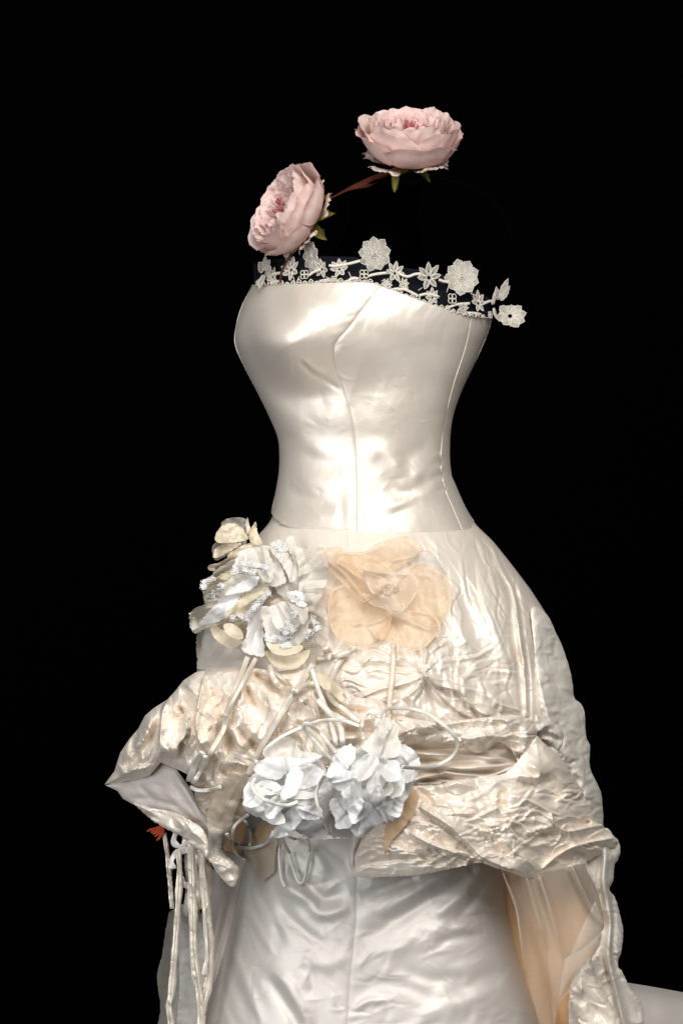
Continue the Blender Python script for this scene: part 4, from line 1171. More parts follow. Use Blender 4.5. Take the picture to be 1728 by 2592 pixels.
for i, (x, y, R, rot, sx) in enumerate([(999, 692, 27, -.15, 1), (1085, 703, 34, .12, 1), (1210, 768, 29, 0, .9), (859, 682, 25, .1, 1), (737, 684, 32, .6, .8), (815, 682, 25, .8, .9),
                                         (690, 702, 24, .4, .8), (1022, 722, 16, .3, 1), (1094, 754, 22, .1, 1), (1172, 782, 15, .2, 1), (979, 721, 15, -.2, 1)]):
    lace_motif('lace_leaf_spray', x, y, R, [a + rot for a in five], yaw_at(x), ND(x, -.004), [.85, 1, 1.05, 1, .85, .8, .75], .2, .05, seed=10 + i, ring=False, spokes=2, sx=sx)
lace_motif('lace_leaf_spray', 1262, 768, 64, [PI / 2 - .28, PI / 2 - .52, PI / 2 + .3], .35, .035, [1, .78, .6], .13, 0, seed=30, ring=False)
lace_motif('lace_leaf_spray', 1248, 775, 34, [PI / 2 - .05, -PI / 2 + .2, PI / 2 + .5], .7, ND(1240, 0), [1, .8, .5], .17, 0, seed=31, ring=False)
# corded vines, woven like rope
def vine(pts, r=3.0):
    q = catmull(pts, 26)
    d = neck_d(q[:, 0]) - 0.003
    c = P(q[:, 0], q[:, 1], d)
    k = 1 + 0.3 * np.abs(np.sin(np.arange(26) * 1.6))
    V, F = tube('', c, r * PXM * k, None, None, seg=7, flat=.6)
    link_mesh('lace_vine', V, F, M_lace, yoke)
for pts in ([(930, 700), (945, 695), (973, 691), (990, 690)], [(1008, 692), (1030, 700), (1050, 694), (1066, 693)], [(1110, 708), (1122, 712), (1134, 714)],
            [(1126, 782), (1154, 771), (1188, 768)], [(1222, 769), (1236, 763), (1246, 762)], [(985, 735), (1005, 731), (1025, 733), (1056, 748)], [(780, 698), (795, 688), (812, 682)],
            [(832, 672), (850, 673), (880, 668), (912, 660)], [(808, 712), (830, 709), (856, 711)], [(648, 716), (664, 704), (690, 694), (716, 690)], [(1060, 748), (1078, 744), (1092, 746), (1108, 750)],
            [(1182, 792), (1200, 793), (1216, 796)], [(684, 716), (700, 712), (716, 714)], [(880, 712), (892, 704), (908, 706)]):
    vine(pts)
def loop_bud(x, y, R):
    c, ax, ay, az = lace_frame(x, y, ND(x, .001), yaw_at(x))
    th = np.linspace(0, 2 * PI, 12, endpoint=False); polys = []
    for k in range(4):
        a = PI / 4 + k * PI / 2
        q = np.stack([.5 * math.cos(a) + .42 * np.cos(th), .5 * math.sin(a) + .42 * np.sin(th)], -1) * R * PXM
        polys.append(frame_pts(c, ax, ay, az, q))
    V, F = outline_tubes(polys, 1.25 * PXM)
    link_mesh('lace_loop_bud', V, F, M_lace, yoke)
for x, y, R in ((770, 695, 13), (921, 694, 13), (1144, 756, 15), (845, 706, 8), (1240, 797, 10)):
    loop_bud(x, y, R)
# scalloped stitches standing along the satin edge and the joining threads
polys = []
xs = list(np.arange(652, 1236, 15))
for i, x in enumerate(xs):
    y = float(np.interp(x, NECK[:, 0], NECK[:, 1])); h = (6 + 7 * ((i * 7) % 5) / 4)
    c, ax, ay, az = lace_frame(x, y + 1, ND(x, -.001), yaw_at(x))
    q = np.array([[-7, 0], [-5, h * .7], [0, h], [5, h * .6], [7, 0], [2, h * .4], [-2, h * .4]], float) * PXM
    polys.append(frame_pts(c, ax, ay, az, q))
V, F = outline_tubes(polys, 1.5 * PXM)
link_mesh('lace_edging', V, F, M_lace, yoke)
polys = []
for a, b in (((856, 706), (860, 716)), ((1058, 735), (1068, 728)), ((1094, 738), (1096, 730)), ((965, 712), (975, 706)), ((826, 700), (830, 712)), ((757, 700), (750, 716)), ((882, 688), (890, 706)), ((1130, 740), (1136, 720)),
             ((1192, 745), (1196, 730)), ((745, 712), (742, 700)), ((930, 712), (924, 700)), ((1190, 742), (1204, 750)), ((1150, 770), (1144, 764))):
    q = np.array([a, b], float); q = np.linspace(q[0], q[1], 4)
    polys.append(P(q[:, 0], q[:, 1], neck_d(q[:, 0]) - .002))
V, F = outline_tubes(polys, 1.0 * PXM, False)
link_mesh('lace_thread', V, F, M_lace, yoke)['kind'] = 'stuff'

# ------------------------------------------------------------------ roses
def surface(name, V, mat, parent, uvw=None):
    nv, nu = V.shape[:2]
    return link_mesh(name, V, grid_faces(nv, nu), mat, parent, uv=uvw)


def rose(name, label, cpx, cpy, cd, axis, Rm, seed, guard0=.3):
    r_ = np.random.default_rng(seed)
    axis = np.array(axis, float); axis /= np.linalg.norm(axis)
    e1 = np.cross(axis, [0, -1.0, 0.02]); e1 /= np.linalg.norm(e1); e2 = np.cross(axis, e1)
    c = P(cpx, cpy, cd)
    root = empty(name, tuple(c - axis * Rm * .45), label, 'rose')
    root['group'] = 'pink roses above the neckline'
    def put(r, th, z):
        return c + (r * np.cos(th))[..., None] * e1 * Rm + (r * np.sin(th))[..., None] * e2 * Rm + ((z - .45) * 1.0)[..., None] * axis * Rm
    u = np.linspace(-1, 1, 29); v = np.linspace(0, 1, 20); U, Vv = np.meshgrid(u, v)
    uv = np.stack([(U + 1) / 2, Vv], -1)
    def petal(phi, half, R, H, b, curl, mat, zb=0.0, ruf=.03, notch=.05, bow=.55, pname='petal', tiltz=0.0):
        sd = int(r_.integers(1000))
        wv = 0.3 + 0.7 * np.sin(np.clip(Vv * 1.5, 0, 1) * PI / 2)
        rad = b + (R - b) * np.sin(Vv * PI / 2) ** bow
        z = zb + H * Vv ** 1.35 * (1 - 0.22 * np.abs(U) ** 3.0 * Vv)
        z = z - notch * H * np.exp(-(U * 4) ** 2) * Vv ** 4
        lip = np.clip((Vv - .72) / .28, 0, 1)
        rad = rad + curl * R * lip ** 2 * (1 + .6 * perlin(U * 1.5 + sd, Vv * 0 + .3, 5))
        z = z - abs(curl) * 0.35 * lip ** 2.5
        rad = rad + ruf * (perlin(U * 2.6 + sd, Vv * 2.2 + .7, 6) * 1.6 + .6 * perlin(U * 6 + sd, Vv * 5, 7) + .5 * perlin(U * 12 + sd, Vv * 7, 7) * Vv ** 3) * Vv
        z = z + ruf * (1.1 * perlin(U * 3.2 + sd, Vv * 2 + 9, 8) + .7 * perlin(U * 9 + sd, Vv * 2, 12)) * Vv ** 3 + tiltz * U * Vv
        rad = rad * (1 - 0.05 * (1 - np.abs(U)) * 0)
        th = phi + half * U * wv
        return surface(pname, put(rad, th, z), mat, root, uv)
    # guard petals folded back under the bloom
    for k in range(5):
        ph = guard0 + k * 2 * PI / 5
        petal(ph, .42, .84 + r_.uniform(-.12, .1), .26 + r_.uniform(-.08, .1), .12, .14, M_rose_guard, -.09, .07, .02, .95, 'guard_petal')
    rings = [(5, .72, 1.03, .74, .10, .10, .03), (5, .74, .96, .93, .1, .09, .04), (6, .66, .82, 1.0, .09, .05, .05), (6, .58, .70, .97, .08, .04, .06), (7, .5, .57, .90, .07, .03, .07),
             (7, .5, .44, .84, .06, .02, .07), (7, .55, .31, .76, .05, .0, .06), (5, .6, .19, .68, .04, 0, .05)]
    for i, (n, half, R, H, b, cu, ru) in enumerate(rings):
        ph0 = r_.uniform(0, 2 * PI)
        for k in range(n):
            m = M_rose if i < 4 else M_rose_in
            petal(ph0 + k * 2 * PI / n + r_.normal(0, .1), half * r_.uniform(.85, 1.1), R * r_.uniform(.95, 1.04), H * r_.uniform(.94, 1.05), b, cu * r_.uniform(.3, 1.6), m, 0, ru, .06, .5, 'petal', r_.normal(0, .03))
    # crumpled quartered heart: small petals standing radially
    for k in range(10):
        a = r_.uniform(0, 2 * PI); R0 = r_.uniform(.12, .5)
        s = np.linspace(0, 1, 9); U2, V2 = np.meshgrid(np.linspace(-1, 1, 9), s)
        th = a + .25 * perlin(U2 * 2 + k, V2 * 2, 9) + .12 * U2 * 0
        rad = R0 + .15 * U2
        z = .42 + (.42 + .08 * r_.random()) * V2 * (1 - .3 * U2 ** 2) + .03 * perlin(U2 * 3 + k, V2 * 3, 10)
        th = th + .22 * np.sin(V2 * 2.5) * (1 if k % 2 else -1) * .5 / max(.3, R0)
        surface('petal', put(rad, th, z), M_rose_in, root, np.stack([(U2 + 1) / 2, V2 * .8 + .1], -1))
    for k in range(12):
        a = r_.uniform(0, 2 * PI); t = np.linspace(0, 1, 7)
        q = put(.03 + (.06 + .12 * r_.random()) * t, a + .5 * t * r_.normal(0, 1), .45 + (.38 + .1 * r_.random()) * t)
        Vt, Ft = tube('', q, .0016, None, None, seg=5)
        link_mesh('stamen', Vt, Ft, M_stamen, root)
    for k in range(5):
        a = .4 + k * 2 * PI / 5 + r_.normal(0, .15)
        t = np.linspace(0, 1, 9); U2, V2 = np.meshgrid(np.linspace(-1, 1, 5), t)
        wv = .13 * np.sin(PI * np.clip(V2 * .85 + .15, 0, 1)) ** .8
        rad = .08 + (.42 + .1 * r_.random()) * V2; z = -.05 - .32 * V2 ** 1.6 * r_.uniform(.4, 1.3) + .04 * U2 ** 2
        Q = put(rad, a + U2 * wv / np.maximum(rad, .1), z)
        surface('sepal', Q, M_sepal, root, np.stack([(U2 + 1) / 2, V2], -1))
    t = np.linspace(0, 1, 6)
    hip = [(0.0, .02), (.12, 0), (.15, -.05), (.10, -.14), (.04, -.18), (0, -.18)]
    th = np.linspace(0, 2 * PI, 14, endpoint=False)
    HV = np.stack([put(np.full(14, a), th, np.full(14, b)) for a, b in hip])
    link_mesh('calyx', HV, grid_faces(6, 14, True), M_sepal, root)
    return root


rose('pink_rose', 'upper pale pink rose, upright above the lace with one green sepal hanging below', 1036, 362, 0.06, (0.05, -.46, 1.0), 0.0745, 3)
rose('pink_rose', 'lower pale pink rose turned on its side at the shoulder, crimson heart facing left', 740, 541, 0.10, (-.84, -.44, .40), 0.070, 8)
# hanging sepal under the upper rose
band = empty('hair_band', tuple(P(900, 480, 0.0)), 'dark wire hair band with a reddish brown twisted leaf between the roses', 'hair band')
q = catmull([(832, 505), (860, 490), (890, 475), (930, 462), (962, 448), (985, 440)], 40)
U2, V2 = np.meshgrid(np.linspace(-1, 1, 7), np.linspace(0, 1, 40))
wd = np.interp(V2, [0, .3, .5, .7, .85, 1], [2.5, 5, 9, 13, 12, 5])
tw = np.sin(V2 * 5) * .6
LX = q[:, 0][:, None] + 0 * U2; LY = q[:, 1][:, None] + U2 * wd * np.cos(tw)
LD = .05 + .002 * np.cos(U2 * 2) + U2 * wd * PXM * np.sin(tw)
surface('twisted_leaf', P(LX, LY, LD), M_brown, band, np.stack([U2, V2], -1))
U2, V2 = np.meshgrid(np.linspace(-1, 1, 7), np.linspace(0, 1, 12))
wd = 13 * np.clip(1 - V2, 0, 1) ** .55 * (.75 + .4 * V2)
surface('green_leaf', P(1001 + U2 * wd - 3 * V2, 438 + 50 * V2, .09 + .004 * (1 - U2 ** 2)), M_sepal, band, np.stack([U2, V2], -1))
for (x, y, s, a) in ((832, 508, 20, -.9), (834, 548, 20, -1.3), (818, 596, 20, -1.1)):
    wd = s * .55 * np.sin(PI * np.clip(V2 * .9 + .08, 0, 1))
    surface('green_leaf', P(x - 8 + (math.cos(a) * V2 * s) + U2 * wd * .6, y - math.sin(a) * V2 * s * -1 + U2 * wd * .6, .055 + .003 * U2 ** 2), M_sepal, band, np.stack([U2, V2], -1))
q3 = np.stack([np.interp(np.linspace(0, 1, 40), np.linspace(0, 1, 8), z) for z in ([845, 930, 1036, 1130, 1200, 1262, 1300, 1300], [512, 462, 445, 452, 478, 520, 590, 690], [.04, .05, .05, .04, .02, -.01, -.04, -.07])], -1)
q3 = catmull(q3[::5], 60)
Vt, Ft = tube('', P(q3[:, 0], q3[:, 1], q3[:, 2]), .0022, None, None)
link_mesh('wire_band', Vt, Ft, M_wire, band)
q = catmull([(738, 640), (722, 668), (712, 690), (709, 716)], 20)
Vt, Ft = tube('', P(q[:, 0], q[:, 1], np.linspace(.1, neck_d(np.array(709.)) + .004, 20)), .0016, None, None)
link_mesh('wire_stem', Vt, Ft, M_brown, band)

# ------------------------------------------------------------------ fabric flowers
def petal(name, poly, mat, parent, off=0.006, gx=0.0, gy=0.0, cup=0.0, bulge=0.0, curl=0.0012, rough=0.003, seed=0, win=70, step=3.0, jag=0.6, hem=0, sm=None, folds=(), fs=26.0, scale=None, org=None, fk=1.0, flat=0.0):
    """a cloth petal resting on whatever lies below it; outline in photo pixels (or scaled about org)"""
    poly = np.asarray(poly, float)
    if scale: poly = np.asarray(org, float) + poly / scale
    c = poly.mean(0); R = np.max(np.hypot(*(poly - c).T)) + 1
    n = sm or int(max(26, min(130, np.sum(np.hypot(*(np.roll(poly, -1, 0) - poly).T)) / 5)))
    hm_ = None
    if folds:
        x0, y0 = poly.min(0) - 12; x1, y1 = poly.max(0) + 12
        hm_ = HM(x0, y0, x1, y1, 2.0)
        for pts, w_, a_, k_ in folds: hm_.stroke(pts, w_, a_ * fk, k_, fade=(.15, .25))
    z0 = float(np.nanmax(zb_avg(poly[:, 0], poly[:, 1], win))); zc = float(zb_avg(c[None, 0], c[None, 1], win)[0])
    def dfun(x, y, e):
        z = np.maximum(zb_avg(x, y, win, 'top'), zb_avg(x, y, 16, 'top') - .0015)
        z = np.where(z < 0.02, zc, z)
        if flat: z = z * (1 - flat) + flat * max(z0, float(z.max()) if z.size > 50 else z0)
        r2 = ((x - c[0]) ** 2 + (y - c[1]) ** 2) / R ** 2
        d = z + off + gx * (x - c[0]) / R + gy * (y - c[1]) / R + cup * r2 + bulge * (1 - np.exp(-e / 12))
        d = d + rough * (perlin(x / fs + seed * 3.1, y / fs, 15) * 1.0 + .35 * perlin(x / (fs * .45), y / (fs * .45) + seed, 16) + .5)
        return d
    return sheet(name, poly, dfun, mat, parent, hm_, step, (curl, 5.0), n, jag, True, seed, hem)


Z7 = dict(scale=4.0, org=(780, 1340))
peach = empty('peach_flower', tuple(P(985, 1495, .24)), 'large peach organza flower with broad translucent petals on the skirt front', 'fabric flower')
kw = dict(win=110, hem=5, jag=.6, fs=40, fk=1.8)
petal('petal', [(1160, 212), (1250, 240), (1330, 320), (1400, 470), (1250, 420), (1100, 380), (1000, 300)], M_ghost, peach, .004, rough=.002, seed=1, **{**kw, **Z7})
petal('petal', [(60, 640), (130, 560), (260, 600), (300, 700), (210, 800), (120, 740), (70, 690)], M_peach_pale, peach, .006, rough=.004, seed=2, **{**kw, **Z7})
petal('petal', [(1020, 400), (1060, 355), (1160, 345), (1250, 385), (1380, 470), (1425, 560), (1450, 680), (1440, 800), (1370, 900), (1310, 990), (1200, 900), (1000, 800), (880, 600)], M_peach, peach, .006, gx=.010, rough=.007, seed=3,
      folds=[([(1000, 490), (1075, 490), (1120, 520)], 9, .005, 'ridge'), ([(1000, 500), (1060, 530), (1105, 570)], 8, -.004, 'ridge')], **{**kw, **Z7})
petal('petal', [(830, 860), (720, 1000), (690, 1085), (800, 1115), (900, 1160), (1060, 1225), (1180, 1185), (1290, 1085), (1335, 1040), (1320, 930), (1240, 850), (1100, 820), (900, 820)], M_peach, peach, .007, gy=.010, rough=.007, seed=4,
      folds=[([(990, 1555), (1040, 1575), (1100, 1600)], 9, .006, 'ridge'), ([(985, 1560), (1010, 1590), (1030, 1630)], 7, -.004, 'ridge')], **{**kw, **Z7})
petal('petal', [(260, 600), (205, 740), (200, 850), (230, 990), (300, 1095), (400, 1165), (560, 1192), (700, 1150), (790, 1060), (840, 890), (760, 760), (600, 640), (420, 560)], M_peach, peach, .008, gx=-.008, gy=.008, rough=.007, seed=5,
      folds=[([(980, 1560), (930, 1578), (870, 1580)], 8, .006, 'ridge'), ([(935, 1588), (950, 1610), (960, 1625)], 4, .004, 'ridge'), ([(975, 1562), (940, 1572), (900, 1590)], 6, -.003, 'ridge')], **{**kw, **Z7})
petal('petal', [(300, 260), (400, 235), (560, 225), (660, 165), (770, 115), (870, 82), (960, 68), (1050, 80), (1120, 145), (1165, 212), (1080, 270), (960, 360), (860, 410), (700, 420), (480, 380), (340, 330)], M_peach, peach, .008, gy=-.010, rough=.007, seed=6,
      folds=[([(860, 1405), (930, 1405), (965, 1415), (985, 1440)], 9, .006, 'ridge'), ([(980, 1420), (1030, 1410), (1065, 1400)], 8, .005, 'ridge')], **{**kw, **Z7})
petal('petal', [(92, 255), (140, 215), (205, 182), (330, 185), (420, 300), (520, 400), (620, 540), (660, 650), (600, 720), (540, 725), (450, 640), (330, 530), (200, 390)], M_peach, peach, .011, gx=-.006, cup=.01, rough=.004, seed=7,
      folds=[([(820, 1410), (870, 1450), (910, 1500), (925, 1520)], 8, .008, 'ridge'), ([(840, 1420), (880, 1440), (915, 1475)], 6, -.005, 'ridge')], **{**kw, **Z7})
petal('petal', [(285, 330), (340, 260), (480, 255), (640, 270), (760, 320), (850, 420), (700, 470), (600, 520), (480, 470), (380, 390)], M_peach, peach, .008, gy=-.006, rough=.004, seed=8, **{**kw, **Z7})
petal('petal', [(535, 385), (570, 365), (660, 375), (850, 425), (1030, 430), (1090, 480), (1110, 620), (960, 825), (850, 790), (720, 720), (640, 640), (570, 500)], M_peach_pale, peach, .006, cup=.012, rough=.005, seed=9,
      folds=[([(915, 1440), (960, 1450), (1030, 1455)], 7, .007, 'ridge'), ([(930, 1455), (980, 1463), (1035, 1462)], 5, -.005, 'ridge')], **{**kw, **Z7})
petal('petal', [(540, 650), (620, 655), (720, 720), (840, 770), (965, 740), (955, 825), (880, 855), (760, 800), (640, 760)], M_peach_pale, peach, .010, gy=.006, rough=.003, seed=10, **{**kw, **Z7})
petal('petal', [(550, 440), (640, 440), (760, 490), (800, 560), (730, 640), (650, 650), (600, 560)], M_peach_pale, peach, .006, cup=.01, rough=.005, seed=11, **{**kw, **Z7})
for k in range(9):   # ruffled heart
    a = k * 2.4; rr = 10 + 3.2 * k
    x = 980 + math.cos(a) * rr * .55; y = 1488 + math.sin(a) * rr * .5
    pl = [(x + math.cos(t) * 15 * (1 + .25 * math.sin(3 * t + k)), y + math.sin(t) * 11) for t in np.linspace(0, 2 * PI, 9)[:-1]]
    petal('heart_ruffle', pl, M_peach_pale, peach, .003, math.cos(a) * .006, math.sin(a) * .006, cup=.006, rough=.005, seed=40 + k, win=60, step=2.0, fs=10)

Z6 = dict(scale=4.0, org=(470, 1300))
cream = empty('cream_flower', tuple(P(565, 1370, .12)), 'small cream organza flower at the upper left edge of the cluster', 'fabric flower')
for i, (pl, m) in enumerate([
    ([(360, 100), (450, 45), (600, 52), (640, 130), (650, 250), (560, 260), (420, 180)], M_ghost), ([(610, 90), (628, 38), (640, 100), (660, 180), (620, 200)], M_cream),
    ([(290, 300), (275, 430), (320, 475), (420, 420), (560, 340), (620, 280), (480, 270)], M_ghost), ([(330, 330), (280, 400), (300, 450), (420, 400), (560, 310), (500, 290)], M_cream),
    ([(660, 150), (715, 80), (722, 170), (762, 260), (768, 310), (690, 320), (640, 250)], M_cream), ([(295, 240), (330, 160), (420, 100), (520, 110), (600, 180), (628, 260), (500, 290), (360, 302), (310, 280)], M_cream),
    ([(420, 430), (560, 330), (700, 290), (740, 330), (640, 420), (520, 470)], M_cream), ([(235, 520), (330, 500), (440, 440), (540, 440), (520, 520), (400, 570), (290, 585), (230, 565)], M_beige)]):
    petal('petal', pl, m, cream, .006, gx=-.008 if i != 4 else .01, cup=.010, rough=.006, seed=60 + i, win=90, step=2.5, fs=16, **Z6)

white = empty('white_flower_cluster', tuple(P(680, 1510, .22)), 'upper cluster of frayed grey and white organza petals with lace and net scraps', 'fabric flower')
WP = [
    ([(180, 760), (330, 560), (560, 430), (760, 380), (900, 520), (860, 800), (700, 960), (420, 1040), (240, 960)], M_grey, .006),
    ([(860, 420), (1040, 380), (1240, 420), (1370, 560), (1340, 800), (1200, 900), (1000, 860), (880, 700)], M_grey, .006),
    ([(420, 1000), (640, 900), (860, 900), (900, 1120), (820, 1360), (640, 1420), (540, 1300), (460, 1180)], M_beige, .006),
    ([(860, 900), (1120, 840), (1340, 860), (1400, 1060), (1380, 1260), (1200, 1340), (980, 1340), (880, 1160)], M_beige, .006),
    ([(120, 1180), (240, 1190), (420, 1330), (560, 1350), (640, 1420), (600, 1500), (560, 1570), (150, 1570), (120, 1480)], M_ghost, .004),
    ([(45, 1010), (100, 960), (200, 920), (330, 910), (420, 1000), (260, 1130), (120, 1210), (62, 1190), (42, 1090)], M_grey, .006),
    ([(170, 700), (300, 650), (450, 560), (600, 520), (560, 640), (400, 720), (260, 760), (190, 760)], M_cream, .006),
    ([(190, 830), (260, 740), (420, 690), (560, 640), (520, 800), (340, 900), (220, 960)], M_grey, .006),
    ([(480, 600), (560, 380), (700, 345), (840, 320), (900, 420), (980, 560), (1010, 680), (900, 740), (700, 690)], M_white, .006),
    ([(600, 560), (600, 400), (640, 360), (780, 330), (850, 420), (900, 600), (820, 700)], M_grey, .006),
    ([(1060, 700), (1000, 560), (880, 400), (850, 320), (900, 300), (960, 250), (1000, 310), (1080, 480), (1120, 640)], M_white, .008),
    ([(1010, 280), (1080, 225), (1130, 330), (1200, 380), (1180, 560), (1130, 700), (1080, 680), (1090, 480)], M_grey, .006),
    ([(1110, 330), (1200, 390), (1290, 460), (1360, 500), (1340, 620), (1300, 760), (1200, 900), (1150, 820), (1140, 560)], M_grey, .006),
    ([(1200, 380), (1290, 345), (1380, 350), (1440, 430), (1420, 560), (1320, 560), (1250, 470)], M_ghost, .004),
    ([(1180, 850), (1240, 640), (1340, 540), (1440, 560), (1400, 760), (1330, 900), (1260, 1000)], M_grey, .006),
    ([(1260, 980), (1320, 860), (1400, 900), (1440, 1100), (1440, 1280), (1370, 1340), (1290, 1250), (1240, 1120)], M_ghost, .006),
    ([(380, 760), (480, 640), (620, 600), (760, 660), (840, 760), (760, 840), (600, 900), (480, 980), (400, 1060), (420, 900)], M_grey, .007),
    ([(140, 1118), (240, 990), (340, 880), (470, 760), (620, 660), (740, 640), (700, 740), (560, 830), (500, 930), (400, 1060), (260, 1115)], M_lilac, .008),
    ([(400, 1060), (500, 920), (600, 820), (760, 760), (850, 760), (800, 860), (660, 1010), (540, 1040)], M_cream, .006),
    ([(245, 1140), (330, 1110), (430, 1050), (560, 1060), (620, 1120), (560, 1180), (440, 1180)], M_beige, .005),
    ([(640, 980), (760, 940), (830, 960), (800, 1100), (780, 1280), (800, 1440), (640, 1420), (570, 1380), (620, 1200)], M_lilac, .006),
    ([(760, 960), (860, 930), (990, 900), (1100, 960), (1220, 1060), (1240, 1160), (1190, 1290), (1080, 1345), (900, 1310), (820, 1240), (780, 1100)], M_white, .010),
    ([(870, 960), (1000, 890), (1120, 950), (1180, 1060), (1120, 1160), (980, 1200), (880, 1100)], M_white, .006),
    ([(1030, 800), (1100, 780), (1180, 830), (1240, 1000), (1200, 1120), (1100, 1010), (1040, 900)], M_grey, .006),
]
for i, (pl, m, o) in enumerate(WP):
    c = np.mean(np.array(pl), 0); dx, dy = (c[0] - 850) / 700, (c[1] - 820) / 700
    pa = np.array(pl, float) / 4 + (470, 1300); cc = np.array([682, 1490.]); ce = pa.mean(0)
    fl = []
    dirv = ce - cc
    for k in range(3):
        off_ = np.array([-dirv[1], dirv[0]]); off_ = off_ / (np.hypot(*off_) + 1) * (k - 1) * 17
        fl.append(([tuple(cc + dirv * .3 + off_ * .5), tuple(ce + off_), tuple(ce + dirv * .5 + off_ * 1.5)], 8, .008 if (k + i) % 2 else -.007, 'sharp'))
    petal('petal', pl, m, white, o, gx=dx * .012, gy=max(-.002, dy * .012), cup=.010, rough=.005, seed=80 + i, win=56, step=2.5, jag=1.5, fs=34, folds=fl, **Z6)
for i, pl in enumerate([[(245, 1140), (300, 1130), (380, 1180), (480, 1240), (580, 1290), (500, 1350), (420, 1350), (320, 1290), (270, 1220)], [(380, 1130), (460, 1110), (560, 1180), (580, 1270), (480, 1260), (410, 1210)],
                        [(810, 1400), (900, 1410), (1060, 1440), (1180, 1400), (1260, 1380), (1210, 1500), (1100, 1570), (980, 1580), (880, 1530)], [(810, 1310), (900, 1320), (1100, 1340), (1180, 1330), (1160, 1400), (1000, 1440), (880, 1410)]]):
    petal('petal', pl, M_cream, white, .010, gy=.012, cup=.012, rough=.004, seed=120 + i, win=80, step=2.5, **Z6)
# scraps of embroidered lace: beaded white stitches
def lace_scrap(pts, seed, r=2.6):
    r_ = np.random.default_rng(seed)
    for (x, y) in pts:
        for k in range(3):
            n = 26; a = r_.uniform(0, 2 * PI); t = np.linspace(0, 1, n)
            px = x + (t - .5) * 16 * math.cos(a) + 4.5 * np.cos(t * 21 + k) + r_.normal(0, .7, n)
            py = y + (t - .5) * 12 * math.sin(a) + 4.0 * np.sin(t * 21 + k) + r_.normal(0, .7, n)
            d = zb_avg(px, py, 14, 'max'); d = np.full(n, np.median(d)) * .6 + d * .4 + .0012 + .0006 * np.sin(t * 40)
            V, F = tube('', P(px, py, d), r * .36 * PXM, None, None, seg=5, flat=.6)
            link_mesh('lace_scrap', V, F, M_bright, white)
def zpts(l): return [(470 + a / 4, 1300 + b / 4) for a, b in l]
lace_scrap(zpts([(560, 490), (600, 510), (650, 510), (700, 520), (760, 530), (810, 545), (510, 570), (490, 600), (540, 560), (600, 570), (680, 590)]), 1)
lace_scrap(zpts([(900, 310), (940, 330), (980, 330), (970, 360), (1000, 350)]), 2, 3.2)
lace_scrap(zpts([(190, 690), (230, 680), (270, 670), (180, 740), (300, 800), (340, 780), (260, 830), (370, 730)]), 3)
lace_scrap(zpts([(1070, 820), (1110, 810), (1150, 820), (1100, 860), (1140, 890), (1180, 920), (1170, 860)]), 4, 4.2)
lace_scrap(zpts([(1090, 1025), (1110, 1020)]), 5, 3.6)
lace_scrap(zpts([(1040, 1110), (1010, 1150), (1060, 1150), (1090, 1190), (1030, 1200), (1000, 1250), (1050, 1240), (1010, 1290), (960, 1260), (1040, 1330), (1000, 1340), (880, 1280), (840, 1270), (820, 1250), (900, 1250)]), 6, 3.2)
lace_scrap(zpts([(840, 810), (800, 840), (760, 880), (720, 920), (690, 960), (660, 1000), (630, 1030), (610, 1060), (560, 1040), (480, 1055)]), 7, 2.2)
lace_scrap(zpts([(1290, 1060), (1300, 1100), (1260, 1200), (1330, 1160), (1250, 1240)]), 8, 3)
# honeycomb net scraps built as real threads
def net_scrap(poly, cell, off, seed=0):
    poly = np.asarray(poly, float); x0, y0 = poly.min(0); x1, y1 = poly.max(0)
    segs = []
    h = cell * math.sqrt(3) / 2
    rows = int((y1 - y0) / (cell * .75)) + 2; cols = int((x1 - x0) / h) + 2
    for j in range(rows):
        for i in range(cols):
            cx = x0 + i * h + (j % 2) * h / 2; cy = y0 + j * cell * .75
            p = [(cx + cell / 2 * math.sin(a), cy - cell / 2 * math.cos(a)) for a in np.arange(4) * PI / 3]
            segs += [(p[0], p[1]), (p[1], p[2]), (p[2], p[3])]
    S_ = np.array(segs); mid = S_.mean(1)
    ins, _, _, _ = poly_info(mid[:, 0], mid[:, 1], poly); S_ = S_[ins]
    z = lambda x, y: zb_avg(x, y, 40) + off + .003 * perlin(x / 14, y / 14, 21)
    A = S_[:, 0]; B = S_[:, 1]
    PA = P(A[:, 0], A[:, 1], z(A[:, 0], A[:, 1])); PB = P(B[:, 0], B[:, 1], z(B[:, 0], B[:, 1]))
    t = PB - PA; t /= np.linalg.norm(t, axis=1)[:, None]; view = np.array([0, -1., 0]); b = np.cross(t, view); n_ = np.cross(b, t)
    r = .85 * PXM; V = []
    for e in (PA, PB):
        for k in range(3):
            a = 2 * PI * k / 3; V.append(e + r * (math.cos(a) * b + math.sin(a) * n_))
    V = np.stack(V, 1); n0 = np.arange(len(S_))[:, None] * 6
    F = np.concatenate([n0 + np.array([[k, (k + 1) % 3, 3 + (k + 1) % 3, 3 + k]]) for k in range(3)])
    o = link_mesh('net_scrap', V.reshape(-1, 3), F, M_lace, white); o['kind'] = 'stuff'
net_scrap(zpts([(700, 960), (770, 940), (760, 1040), (740, 1150), (700, 1190), (680, 1120)]), 6.5, .004)
net_scrap(zpts([(1000, 800), (1060, 800), (1120, 900), (1180, 960), (1100, 1000), (1010, 960)]), 5.5, .004)
net_scrap(zpts([(1190, 1240), (1260, 1200), (1340, 1340), (1300, 1450), (1300, 1530), (1220, 1530), (1200, 1460), (1240, 1400), (1180, 1330)]), 6.5, .008)
net_scrap(zpts([(1260, 1250), (1330, 1190), (1350, 1300), (1310, 1360)]), 5.5, .008)
net_scrap(zpts([(540, 1320), (600, 1280), (620, 1340), (580, 1390), (550, 1370)]), 5.5, .008)

